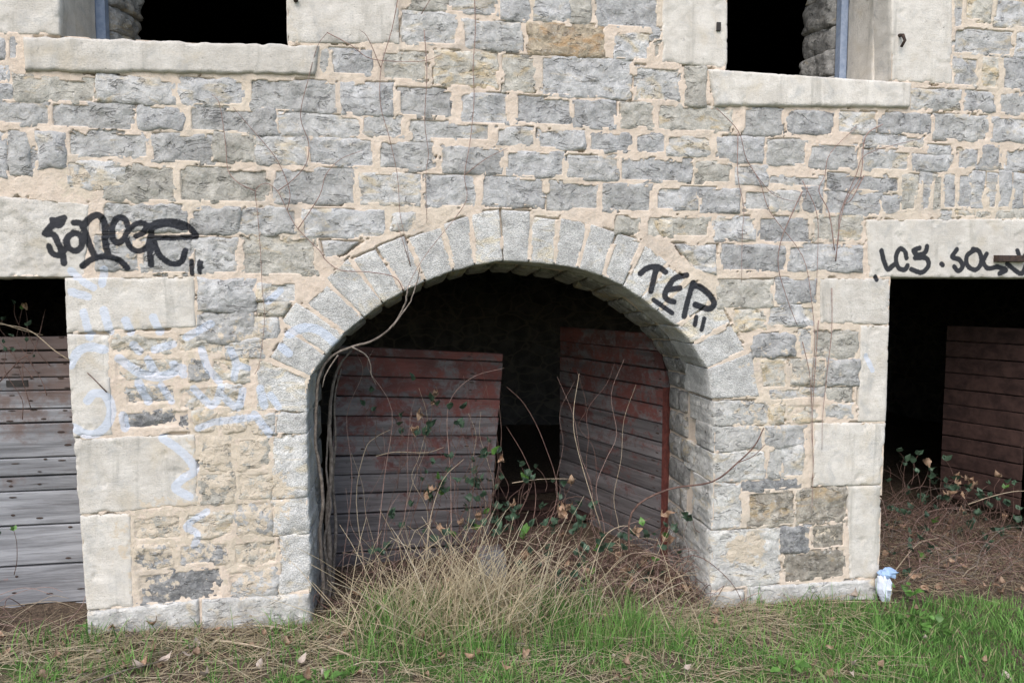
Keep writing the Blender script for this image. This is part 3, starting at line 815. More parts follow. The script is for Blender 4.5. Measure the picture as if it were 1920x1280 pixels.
# soffit and jamb stones behind the front ring
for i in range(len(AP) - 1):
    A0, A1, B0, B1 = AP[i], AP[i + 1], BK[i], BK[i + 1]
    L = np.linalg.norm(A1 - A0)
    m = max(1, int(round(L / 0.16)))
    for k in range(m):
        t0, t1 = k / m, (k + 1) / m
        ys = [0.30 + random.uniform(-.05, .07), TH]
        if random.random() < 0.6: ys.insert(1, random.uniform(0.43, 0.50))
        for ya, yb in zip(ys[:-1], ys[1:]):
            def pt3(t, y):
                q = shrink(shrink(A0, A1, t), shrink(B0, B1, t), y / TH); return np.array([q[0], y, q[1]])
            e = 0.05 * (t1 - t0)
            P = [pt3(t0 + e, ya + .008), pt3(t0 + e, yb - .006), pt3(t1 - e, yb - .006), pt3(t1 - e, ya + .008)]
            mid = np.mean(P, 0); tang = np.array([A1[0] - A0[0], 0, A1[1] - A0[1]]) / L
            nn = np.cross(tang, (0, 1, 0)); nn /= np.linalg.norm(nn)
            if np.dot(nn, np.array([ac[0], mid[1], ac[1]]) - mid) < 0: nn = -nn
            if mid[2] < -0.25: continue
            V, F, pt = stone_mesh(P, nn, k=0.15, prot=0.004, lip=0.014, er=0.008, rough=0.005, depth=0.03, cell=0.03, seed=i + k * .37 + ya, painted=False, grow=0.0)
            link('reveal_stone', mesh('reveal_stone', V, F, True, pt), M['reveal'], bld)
# square openings: linings
def lining(x, z0, z1, d=TH): return [(x, 0.03, z0), (x, 0.03, z1)], [(x, d, z0), (x, d, z1)]
for x, s in ((XL_G, 1), (XR_G, -1), (XR_G2, 1), (XL_G0, -1)):
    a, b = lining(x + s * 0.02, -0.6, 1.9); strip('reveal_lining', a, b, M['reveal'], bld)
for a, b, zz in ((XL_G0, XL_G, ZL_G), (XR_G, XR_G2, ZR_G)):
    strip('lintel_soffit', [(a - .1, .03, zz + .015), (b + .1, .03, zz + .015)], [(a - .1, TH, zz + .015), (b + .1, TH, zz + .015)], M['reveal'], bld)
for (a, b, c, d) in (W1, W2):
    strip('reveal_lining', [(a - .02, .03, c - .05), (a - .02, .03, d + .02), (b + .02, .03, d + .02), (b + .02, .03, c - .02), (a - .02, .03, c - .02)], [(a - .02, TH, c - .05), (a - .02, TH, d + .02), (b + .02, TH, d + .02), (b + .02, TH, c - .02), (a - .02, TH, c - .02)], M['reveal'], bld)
    # lintel above the window (above the picture)
    P = [(a - .2, 0, d + .24), (b + .2, 0, d + .24), (b + .2, 0, d), (a - .2, 0, d)]
    V, F, pt = stone_mesh(P, FRONT, k=0.02, prot=0.012, rough=0.004, depth=0.3, cell=0.04, painted=False)
    link('lintel', mesh('lintel', V, F, True, pt), M['c'], bld)
    for side, xx in ((-1, a), (1, b)):
        P = [(xx - (.3 if side < 0 else 0), 0, d), (xx + (.3 if side > 0 else 0), 0, d), (xx + (.3 if side > 0 else 0), 0, fz1 + .15), (xx - (.3 if side < 0 else 0), 0, fz1 + .15)]
        V, F, pt = stone_mesh(P, FRONT, k=0.02, prot=0.012, rough=0.004, depth=0.2, cell=0.04, painted=False)
        link('jamb_block', mesh('jamb_block', V, F, True, pt), M['c'], bld)
# outer jambs of the square openings, beyond the frame
for xx, s, zt in ((XL_G0, -1, ZL_G), (XR_G2, 1, ZR_G)):
    zc = -0.45
    while zc < zt - 0.1:
        hgt = min(random.uniform(0.3, 0.45), zt - zc); wd = random.choice((0.2, 0.42))
        a, b = sorted((xx, xx + s * wd))
        V, F, pt = stone_mesh([(a, 0, zc + hgt), (b, 0, zc + hgt), (b, 0, zc + .01), (a, 0, zc + .01)], FRONT, k=0.02, prot=0.012, rough=0.004, depth=0.3, cell=0.04, painted=False)
        link('jamb_block', mesh('jamb_block', V, F, True, pt), M['c'], bld)
        zc += hgt
# reveals of the upper windows: plastered splay, strip of old frame, rough inner masonry
for (xa, s, px) in ((W1[0], 1, 0), (W2[1], -1, 1)):
    z0, z1 = W1[2] - .02 if px == 0 else W2[2] - .02, W1[3] + .01
    V, F, pt = stone_mesh([(xa + s * .0, .13, z1), (xa + s * .004, .36, z1), (xa + s * .004, .36, z0), (xa, .13, z0)], (s, 0, 0), k=0.0, prot=0.004, lip=0.004, rough=0.003, depth=0.02, cell=0.04, painted=False, grow=0)
    link('window_splay', mesh('window_splay', V, F, True, pt), M['c'], bld)
    b = MB(); b.box(*sorted((xa + s * .0, xa + s * .045)), .365, .41, z0, z1); b.build('window_frame', M['blue_frame'], bld, False)
    zc = z0
    while zc < z1:
        hgt = random.uniform(0.12, 0.2)
        V, F, pt = stone_mesh([(xa + s * .03, .42, zc + hgt), (xa + s * .09, .64, zc + hgt), (xa + s * .09, .64, zc), (xa + s * .03, .42, zc)], (s, 0, 0), k=0.2, prot=0.03, rough=0.03, depth=0.08, cell=0.02, painted=False, seed=zc)
        link('reveal_stone', mesh('reveal_stone', V, F, True, pt), M['reveal'], bld)
        zc += hgt
# rooms: ground floor and upper floor, closed but for the openings
ZF = 2.12
def sheet_with_holes(name, y, mat):
    xs = np.arange(-5.2, 6.9, 0.04); zs = np.arange(-0.6, 4.5, 0.04)
    X, Z = np.meshgrid(xs, zs); k = ~opening(X, Z, 0.02)
    fm = cq(k); idx = np.arange(X.size).reshape(X.shape)
    F = np.stack([idx[:-1, :-1], idx[:-1, 1:], idx[1:, 1:], idx[1:, :-1]], -1)[fm]
    return link(name, mesh(name, np.stack([X.ravel(), np.full(X.size, y), Z.ravel()], 1), F, False), mat, bld)
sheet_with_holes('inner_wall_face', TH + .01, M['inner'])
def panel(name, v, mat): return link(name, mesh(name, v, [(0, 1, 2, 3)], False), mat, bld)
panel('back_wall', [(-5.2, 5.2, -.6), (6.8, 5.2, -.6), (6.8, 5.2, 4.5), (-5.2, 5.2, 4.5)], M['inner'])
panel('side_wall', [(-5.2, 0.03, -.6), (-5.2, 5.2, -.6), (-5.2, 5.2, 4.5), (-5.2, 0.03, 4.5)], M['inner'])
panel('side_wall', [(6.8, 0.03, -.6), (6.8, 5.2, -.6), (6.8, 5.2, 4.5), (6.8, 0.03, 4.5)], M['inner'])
panel('floor_boards', [(-5.2, TH, ZF), (6.8, TH, ZF), (6.8, 5.2, ZF), (-5.2, 5.2, ZF)], M['dim_tone'])
panel('roof', [(-5.3, -0.05, 4.48), (6.9, -0.05, 4.48), (6.9, 5.3, 4.48), (-5.3, 5.3, 4.48)], M['dim_tone'])

# iron bracket over the right hand tag
p0, p1 = at(1861, 478), at(1916, 492)
b = MB(); b.box(p0[0], p1[0], -.045, .01, p1[2], p0[2], 0, .004); b.build('iron_bracket', M['rust'], bld, False)
# keyhole shaped fixing slot and iron pin in the window blocks
p0, p1 = at(1342, 44), at(1349, 60)
b = MB(); b.box(p0[0], p1[0], -.0165, .0, p1[2], p0[2]); b.build('slot', M['dim_tone'], bld, False)  # solid dark box for the slot, the shade inside it painted as colour
p0 = at(555, 2); b = MB(); b.tube([(p0[0], .01, p0[2]), (p0[0], -.03, p0[2])], .012, .010, 8); b.build('iron_pin', M['rust'], bld)
p0 = at(1684, 78); b = MB(); b.tube([(p0[0], .0, p0[2]+.03), (p0[0], -.035, p0[2]+.02), (p0[0]+.005, -.045, p0[2]-.01), (p0[0]-.004, -.03, p0[2]-.04)], .010, .007, 7); b.build('shutter_hook', M['rust'], bld)

# ------------------------------------------------------------------ doors
def plank_mesh(w, h, t, seed, x0=0.0, z0=0.0, rag0=0.0, rag1=0.0, arch=None):
    """a board along x, with eased edges and slightly worn ends"""
    r = random.Random(seed); n = 7; b = 0.004
    prof = [(0, b), (b, 0), (h - b, 0), (h, b), (h, t), (0, t)]
    v = []; xs = np.linspace(0, w, n)
    for i, x in enumerate(xs):
        wz, wy = r.uniform(-.0015, .0015), r.uniform(-.0015, .0015)
        for j, (zz, yy) in enumerate(prof):
            xx = x
            if i == 0: xx += r.uniform(0, .004 + rag0)
            if i == n - 1: xx -= r.uniform(0, .004 + rag1)
            if arch and i == n - 1: xx = min(xx, arch(z0 + zz) - x0)
            v.append((x0 + xx, yy + wy, z0 + zz + wz))
    f = []
    for i in range(n - 1):
        for j in range(6):
            f.append((i*6+j, (i+1)*6+j, (i+1)*6+(j+1) % 6, i*6+(j+1) % 6))
    f.append((0, 1, 2, 3, 4, 5)); f.append(tuple((n-1)*6+j for j in (5, 4, 3, 2, 1, 0)))
    return mesh('plank', v, [q[::-1] for q in f], False)

def make_door(label, origin, rot, planks, width, mat, ledges, arch=None, nails=None, rag=0.0):
    b = MB()
    ztop = planks[-1][1]
    l0, l1 = ledges[0], ledges[1]; za, zb = planks[0][0] + .03, ztop - .06; zm = (za + zb) / 2
    out = [(l0, za), (l0 + .1, za), (l0 + .1, zm - .05), (l1, zm - .05), (l1, za), (l1 + .1, za), (l1 + .1, zb), (l1, zb), (l1, zm + .05), (l0 + .1, zm + .05), (l0 + .1, zb), (l0, zb)]
    b.add([(x, .036, z) for x, z in out] + [(x, .066, z) for x, z in out], [tuple(range(12)), tuple(range(23, 11, -1))] + [(i, 12 + i, 12 + (i + 1) % 12, (i + 1) % 12) for i in range(12)])
    d = b.build('door', M[mat], bld, False)
    d['label'] = label
    d.matrix_world = Matrix.Translation(Vector(origin)) @ rot
    for i, (za, zb) in enumerate(planks):
        link('plank', plank_mesh(width, zb - za - random.uniform(.004, .011), 0.034, i * 7 + int(width * 100), 0.0, za, 0.0, rag, arch), M[mat], d)
    if nails:
        nb = MB()
        for za, zb in planks:
            for nx in nails:
                for fz in (0.28, 0.74):
                    if random.random() < .35: continue
                    x, zc = nx + random.uniform(-.035, .035), za + (zb - za) * (fz + random.uniform(-.16, .16))
                    a, c = random.uniform(.008, .021), random.uniform(.003, .006)
                    ring = [(x + a * math.cos(q * .7854), -.0022, zc + c * math.sin(q * .7854)) for q in range(8)]
                    nb.add(ring + [(x, -.0035, zc)], [(q, (q + 1) % 8, 8) for q in range(8)])
        no = nb.build('nails', M['rust'], d, False); no['kind'] = 'stuff'
    return d

# grey boarded door in the left square opening
YD = 0.30
ys = [1200, 1131, 1057, 982, 918, 890, 856, 791, 765, 731, 706, 679, 655, 628]
zs = [at(80, y, YD)[2] for y in ys]
x_l = XL_G0 - 0.02
make_door('weathered grey boarded door with rows of rusty nails', (x_l, YD, 0), Matrix.Identity(4), list(zip(zs[:-1], zs[1:])), XL_G + 0.06 - x_l, 'grey_wood', (0.3, 1.3),
          nails=[XL_G - x_l - q for q in (0.035, 0.17, 0.30, 0.42, 0.6, 0.8, 1.0, 1.2)])
b = MB(); p0, p1 = at(12, 713, YD), at(53, 724, YD); b.box(p0[0], p1[0], YD - .004, YD + .01, p1[2], p0[2]); b.build('letter_slot', M['dim_tone'], bld, False)  # no real hole: dark box whose colour stands for the shade within
# left leaf of the arch: nearly shut, sagging
h0 = at(602, 800, 0.66)
rot = Matrix.Rotation(R(14), 4, 'Z') @ Matrix.Rotation(R(4.6), 4, 'Y')
zt = at(620, 644, 0.66)[2] + 0.0
pk = []; zc = zt
for i in range(15):
    hgt = (0.060 if i == 0 else random.uniform(0.104, 0.122)); pk.append((zc - hgt, zc)); zc -= hgt
    if zc < 0.0: break
pk = pk[::-1]
far = 0.3
for wtry in np.arange(0.5, 1.3, 0.005):
    q = np.array(h0) * 0 + np.array([h0[0], 0.66, 0]) + np.array(rot @ Vector((wtry, 0, zt)))
    dd = q - CAM; sx = 960 + FPX * (dd @ _r) / (dd @ _f)
    far = wtry
    if sx > 944: break
make_door('sagging arch door leaf with flaking red paint, half shut', (h0[0], 0.66, 0), rot, pk, far, 'red_wood', (0.12, far - 0.25), nails=(0.16, far - .2), rag=0.006)
# right leaf: swung inwards
h1 = at(1247, 800, 0.66)
ang = R(21.8)
dirv = np.array([-math.sin(ang), math.cos(ang), 0])
for wtry in np.arange(0.4, 2.2, 0.005):
    q = np.array([h1[0], .66, 1.0]) + dirv * wtry
    dd = q - CAM; sx = 960 + FPX * (dd @ _r) / (dd @ _f)
    if sx < 1050: break
wr = wtry
# local x runs from the free edge to the hinge, local y away from the viewer
rot = Matrix.Rotation(math.atan2(-dirv[1], -dirv[0]), 4, 'Z')
org = np.array([h1[0], .66, 0]) + dirv * wr
zt = at(1240, 655, .66)[2] + 0.10
zsp = at(1240, 735, .66)[2]
pk = []; zc = -0.08
while zc < zt - 0.03:
    hgt = random.uniform(0.105, 0.12); pk.append((zc, min(zc + hgt, zt))); zc += hgt
def arch_cut(z):
    t = min(max((z - zsp) / (zt + 0.10 - zsp), 0), 0.98)
    return wr - 0.30 * (1 - math.sqrt(1 - t * t))
rd = make_door('inward swung arch door leaf with worn red paint', org, rot, pk, wr, 'red_wood', (0.1, wr - .4), arch=arch_cut, nails=(0.12, wr - .08))
b = MB(); b.box(wr - .012, wr + .03, -.012, .045, -.05, zsp + 0.03); b.build('iron_stile', M['red_iron'], rd, False)
# boarded leaf swung inside the right square opening
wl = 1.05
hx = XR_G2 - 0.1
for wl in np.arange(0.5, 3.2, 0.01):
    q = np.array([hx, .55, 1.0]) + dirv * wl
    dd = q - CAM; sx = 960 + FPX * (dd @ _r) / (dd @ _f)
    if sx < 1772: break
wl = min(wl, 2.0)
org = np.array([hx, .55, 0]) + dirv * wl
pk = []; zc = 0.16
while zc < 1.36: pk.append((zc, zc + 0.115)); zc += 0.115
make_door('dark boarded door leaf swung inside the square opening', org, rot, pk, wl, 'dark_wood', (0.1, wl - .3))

# ------------------------------------------------------------------ ground
ZG0, ZG1 = at(190, 1188)[2], at(1640, 1128)[2]
XG0, XG1 = at(190, 1188)[0], at(1640, 1128)[0]
def gz_at(X, Y):
    X = np.asarray(X, float); Y = np.asarray(Y, float)
    base = ZG0 + (ZG1 - ZG0) * np.clip((X - XG0) / (XG1 - XG0), -0.6, 1.6)
    base = base + 0.13 * sstep(0.0, 0.75, Y) * sstep(XR_G - 0.05, XR_G + 0.35, X) * (1 + 0.4 * fbm(X * 3, Y * 3, 5.5, 2))
    return base + 0.020 * fbm(X * 1.6, Y * 1.6, 0.5, 3) + 0.010 * fbm(X * 7, Y * 7, 2.5, 2) - 0.03 * sstep(-0.1, -1.4, Y) + 0.02
xs = np.unique(np.concatenate([np.linspace(-80, -4, 24), np.arange(-4, 5.2, 0.03), np.linspace(5.2, 80, 24)]))
ys_ = np.unique(np.concatenate([np.linspace(-90, -3, 26), np.arange(-3, 1.2, 0.03), np.arange(1.2, 5.3, 0.2)]))
X, Y = np.meshgrid(xs, ys_)
Zg = gz_at(X, Y)
idx = np.arange(X.size).reshape(X.shape)
F = np.stack([idx[:-1, :-1], idx[:-1, 1:], idx[1:, 1:], idx[1:, :-1]], -1).reshape(-1, 4)
go = link('ground', mesh('ground', np.stack([X.ravel(), Y.ravel(), Zg.ravel()], 1), F, True), M['ground'])
go['kind'] = 'structure'
print('ground z', ZG0, ZG1, 'x', XG0, XG1, 'stones', n_st, 'frame x', fx0, fx1, 'top', fz1, 'leaf', far, wr, wl)

# ------------------------------------------------------------------ grass
def blades(n, xr, yr, hgt, wid, dens, lean=0.5, tint=(0, 0.75), segs=3, seed=1, straw=0.13):
    g = np.random.default_rng(seed)
    X = g.uniform(*xr, n); Y = g.uniform(*yr, n)
    k = g.uniform(0, 1, n) < dens(X, Y)
    X, Y = X[k], Y[k]; n = len(X)
    Z = gz_at(X, Y) - 0.008
    h = g.uniform(*hgt, n) * g.uniform(0.6, 1.1, n); wd = g.uniform(*wid, n)
    az = g.uniform(0, 2 * np.pi, n); ln = g.uniform(0.1, lean, n) * h; fa = g.uniform(0, np.pi, n)
    t_ = np.clip(g.uniform(*tint, n) + 0.30 * fbm(X * 2.6, Y * 2.6, 21.0, 2), 0, 0.78); t_ = np.where(g.uniform(0, 1, n) < straw, g.uniform(0.9, 1, n), t_)
    V = []; T = []
    for s in range(segs + 1):
        t = s / segs
        cx = X + np.cos(az) * ln * t ** 1.8; cy = Y + np.sin(az) * ln * t ** 1.8; cz = Z + h * t * (1 - 0.25 * t * ln / h)
        ww = wd * (1 - t) ** 0.6 / 2 if s < segs else wd * 0
        for sg in ((-1, 1) if s < segs else (0,)):
            V.append(np.stack([cx + sg * np.cos(fa) * ww, cy + sg * np.sin(fa) * ww, cz], 1)); T.append(t_)
    m = len(V); V = np.stack(V, 1).reshape(-1, 3); T = np.stack(T, 1).ravel()
    b = np.arange(n)[:, None] * m; F = []
    for s in range(segs - 1): F.append(np.concatenate([b + 2*s, b + 2*s + 1, b + 2*s + 3, b + 2*s + 2], 1))
    Q = np.concatenate(F).tolist(); Tt = np.concatenate([b + m - 3, b + m - 2, b + m - 1], 1).tolist()
    return V, Q + Tt, T
def dens_grass(X, Y):
    a = fbm(X * 2.2, Y * 2.2, 3.3, 3); c = fbm(X * 6, Y * 6, 8.3, 2)
    right = sstep(1.0, 1.7, X) * sstep(-0.02, -0.16, Y)
    mid = sstep(-0.10, -0.30, Y) * (1 - right)
    d = right * np.clip(0.62 + 0.9 * a + 0.3 * c, 0.12, 1) + mid * np.clip(0.26 + 0.16 * sstep(-0.4, 0.6, X) + 0.85 * a + 0.5 * c, 0.03, 0.95)
    return np.clip(d * (1 + 0.4 * c), 0, 1) * np.where(Y > 0.0, 0, 1)
parts = [blades(118000, (-3.2, 4.4), (-1.6, 0.0), (0.03, 0.092), (0.0035, 0.0075), dens_grass, 0.9, seed=3),
         blades(2600, (-2.6, 3.6), (-1.6, -0.05), (0.10, 0.22), (0.004, 0.0065), lambda X, Y: dens_grass(X, Y) * 0.7, 0.8, seed=4),
         blades(2400, (-1.9, 2.4), (-0.20, -0.03), (0.05, 0.16), (0.003, 0.006), lambda X, Y: np.clip(0.35 + 0.8 * fbm(X * 3, Y * 3, 6, 2), 0, 1), 0.7, seed=9),
         blades(5000, (-2.4, 3.4), (-1.3, -0.12), (0.09, 0.19), (0.004, 0.008), lambda X, Y: np.clip(-0.15 + 1.6 * fbm(X * 4.2, Y * 4.2, 12, 2), 0, 1), 0.75, seed=10),
         blades(9000, (-0.2, 1.2), (-0.45, 0.06), (0.08, 0.27), (0.003, 0.005), lambda X, Y: np.clip(0.3 + 0.6 * fbm(X * 5, Y * 5, 1, 2), 0, 1), 0.5, seed=5)]
V = []; F = []; T = []; o = 0
for v, f, t in parts:
    V.append(v); F += [[i + o for i in q] for q in f]; T.append(t); o += len(v)
gr = link('grass', mesh('grass', np.concatenate(V), F, True, tint=np.concatenate(T)), M['grass'])
tag(gr, 'green grass growing along the foot of the wall', 'grass', kind='stuff')

# dry stalks lying and standing about the wall foot
def straws(n, xr, yr, hgt, seed, upright=0.5, r=0.0014):
    rd_ = random.Random(seed); mb = MB()
    for _ in range(n):
        x, y = rd_.uniform(*xr), rd_.uniform(*yr); h = rd_.uniform(*hgt)
        z = float(gz_at(x, y)); az = rd_.uniform(0, 6.283); ln = h * rd_.uniform(0.1, 1.0) * (1 - upright) * 2.0
        up_ = h * (upright * rd_.uniform(0.5, 1.2) + 0.05)
        bend = rd_.uniform(-.3, .3)
        p = []
        for k in range(4):
            t = k / 3
            p.append((x + math.cos(az + bend * t) * ln * t ** 1.3, min(y + math.sin(az + bend * t) * ln * t ** 1.3, 9), z + up_ * (t - 0.25 * t * t)))
        mb.tube(p, r * rd_.uniform(.8, 1.5), r * .5, 3, rd_.uniform(0, 1))
    return mb
rs = random.Random(55); tf = MB()
for _ in range(620):
    x = rs.gauss(0.27, 0.24) if _ % 3 else rs.gauss(.5, .5); y = rs.uniform(-.34, .18); z = float(gz_at(x, y))
    if x < -.35 or x > 1.45: continue
    L = rs.uniform(.16, .66) * (1.0 if rs.random() < .6 else .55) * (1.0 if x < .75 else .7); az = rs.choice((0, 0, math.pi)) + rs.uniform(-1.2, 1.2); el = rs.uniform(.55, 1.5); kink = rs.choice((0, 0, 0, rs.uniform(.4, 1.6)))
    p = [(x, y, z)]; kk = rs.randint(2, 4)
    for k in range(5):
        q = p[-1]; d = L / 5
        p.append((q[0] + math.cos(az) * math.cos(el) * d, min(q[1] + math.sin(az) * math.cos(el) * d * .7, .45), max(q[2] + math.sin(el) * d, z)))
        el -= rs.uniform(0, .16) + (kink if k == kk else 0); az += rs.uniform(-.12, .12)
    tf.tube(p, rs.uniform(.0014, .0036), .0009, 3, rs.uniform(0, 1))
bv, bf, bt = blades(900, (-0.15, 0.80), (-0.34, 0.14), (0.16, 0.46), (0.003, 0.007), lambda X, Y: np.exp(-((X - .28) / .30) ** 2), 1.1, (0.1, 1.0), seed=41, straw=0)
n0 = len(tf.v); tf.v += [tuple(q) for q in bv]; tf.f += [tuple(i + n0 for i in q) for q in bf]; tf.t += list(bt)
o = tf.build('dry_grass_tuft', M['straw']); tag(o, 'tall tuft of dry straw coloured grass standing before the arched doorway', 'grass tuft')
tf = straws(3600, (-2.4, 2.2), (-0.75, 0.0), (0.05, 0.26), 6, 0.12, 0.0014)
tf2 = straws(650, (-0.5, 1.7), (-0.35, 0.4), (0.08, 0.34), 8, 0.28, 0.0015)
tf.add(tf2.v, tf2.f); tf.t[-len(tf2.t):] = tf2.t
tf2 = straws(420, (1.15, 2.35), (-0.28, -0.02), (0.08, 0.34), 12, 0.22, 0.0016)
tf.add(tf2.v, tf2.f); tf.t[-len(tf2.t):] = tf2.t
tf2 = straws(500, (-2.1, -0.4), (-0.35, -0.02), (0.08, 0.32), 13, 0.22, 0.0016)
tf.add(tf2.v, tf2.f); tf.t[-len(tf2.t):] = tf2.t
tf2 = straws(700, (XR_G + .08, XR_G + 1.35), (-0.05, 0.9), (0.06, 0.26), 14, 0.32, 0.0013)
tf.add(tf2.v, tf2.f); tf.t[-len(tf2.t):] = [q * .45 for q in tf2.t]
o = tf.build('straw_litter', M['straw']); tag(o, 'dry straw and stalks strewn along the foot of the wall', 'straw', kind='stuff')

# ------------------------------------------------------------------ leaves
def leaf_mesh(name, L, W, curl, fold, rough=0.0, seed=0):
    r = random.Random(seed); n = 5
    prof = [0.12, 0.72, 1.0, 0.78, 0.36, 0.0]
    v = []; f = []
    for i in range(n + 1):
        t = i / n; zc = curl * (t - 0.5) ** 2 * L * 2 + r.uniform(-rough, rough) * L
        v += [(-W / 2 * prof[i], t * L, zc + fold * W * prof[i] + r.uniform(-rough, rough) * L), (0, t * L, zc), (W / 2 * prof[i], t * L, zc + fold * W * prof[i] + r.uniform(-rough, rough) * L)]
    for i in range(n):
        a = i * 3
        f += [(a, a + 1, a + 4, a + 3), (a + 1, a + 2, a + 5, a + 4)]
    return mesh(name, v, f, True)
LEAF = [leaf_mesh('leaf', 0.048, 0.034, c, fo, 0.03, i) for i, (c, fo) in enumerate(((-.25, .10), (-.4, .16), (-.1, .05)))]
LEAFY = [m_.copy() for m_ in LEAF]
for m_ in LEAF: m_.materials.append(M['leaf'])
for m_ in LEAFY: m_.materials.append(M['leaf2'])
DEAD = [leaf_mesh('fallen_leaf', 0.060, 0.038, c, fo, 0.08, 10 + i) for i, (c, fo) in enumerate(((.8, .25), (1.3, .40), (-.9, .3), (.4, -.2)))]
DEADW = [m_.copy() for m_ in DEAD]
for m_ in DEAD: m_.materials.append(M['dead'])
for m_ in DEADW: m_.materials.append(M['dead2']); m_['tone'] = 'W'

def put_leaf(me, p, parent=None, sc=1.0, name='leaf', face=None):
    o = bpy.data.objects.new(name, me); COL.objects.link(o)
    if parent: o.parent = parent
    if face is None: e = (random.uniform(-.5, .5), random.uniform(-.5, .5), random.uniform(0, 6.28))
    else: e = face
    loc = Vector(p) - (Vector(parent.location) if parent else Vector((0, 0, 0)))
    o.location = loc; o.rotation_euler = e; o.scale = (sc, sc, sc)
    return o

rl = random.Random(21)
nd = 0
while nd < 180:
    x, y = rl.uniform(-2.0, 2.7), rl.uniform(-0.85, -0.02)
    if x > 1.1 and rl.random() < 0.7: continue
    o = put_leaf(rl.choice(DEAD if rl.random() < .75 else DEADW), (x, y, float(gz_at(x, y)) + rl.uniform(.004, .036)), None, rl.uniform(.40, 1.05), 'fallen_leaf', (rl.uniform(-.6, .6), rl.uniform(-.6, .6), rl.uniform(0, 6.28)))
    tone = 'bleached pale' if 'W' in o.data.get('tone', '') else 'brown'
    where = 'below the left pier' if x < -0.45 else ('before the arched doorway' if x < 1.35 else ('below the right pier' if x < XR_G else 'before the right square opening'))
    tag(o, tone + ' curled fallen leaf in the grass ' + where, 'leaf', tone + ' leaves ' + where); nd += 1
nd = 0
while nd < 110:
    x, y = (rl.uniform(-0.3, 1.6), rl.uniform(0.0, 0.6)) if nd < 40 else (rl.uniform(XR_G + .05, XR_G + 1.2), rl.uniform(-.05, 1.1))
    inr = nd >= 40
    o = put_leaf(rl.choice(DEAD), (x, y, float(gz_at(x, y)) + rl.uniform(.01, .05)), None, rl.uniform(.6, 1.1), 'fallen_leaf', (rl.uniform(-.7, .7), rl.uniform(-.7, .7), rl.uniform(0, 6.28)))
    tag(o, 'brown fallen leaf on the floor of the square opening' if inr else 'brown fallen leaf among the brambles under the arch', 'leaf', 'leaves in the square opening' if inr else 'leaves under the arch'); nd += 1

# low broad-leaved weeds in the grass
rw = random.Random(77)
for i, (px, py, Y, lab) in enumerate(((1715,1192,-.35,'low green weed with oval leaves below the right pier'), (1760,1205,-.42,'spreading green weed with oval leaves before the right square opening'), (1700,1118,-.07,'small bright green weed beside the white plastic bag'), (600,1250,-.6,'small green weed between straw below the left pier'), (1480,1262,-.7,'green weed rosette in the lawn below the right pier'), (170,1150,-.03,'small yellow green weed at the corner of the left plinth'))):
    q = at(px, py, Y); root = empty('weed', (q[0], Y, float(gz_at(q[0], Y)))); tag(root, lab, 'weed')
    for k in range(9 if i != 5 else 4):
        a_ = rw.uniform(0, 6.28); rr = rw.uniform(.01, .07)
        put_leaf(rw.choice(LEAFY), (root.location.x + math.cos(a_) * rr, root.location.y + math.sin(a_) * rr, root.location.z + rw.uniform(.03, .08)), root, rw.uniform(.7, 1.3), 'leaf', (rw.uniform(-.2, .7), rw.uniform(-.4, .4), a_ - 1.57))
    mb = MB(); mb.tube([(0, 0, -.02), (.003, 0, .03), (0, .004, .06)], .003, .0015, 5); mb.build('stem', M['leaf2'], root)

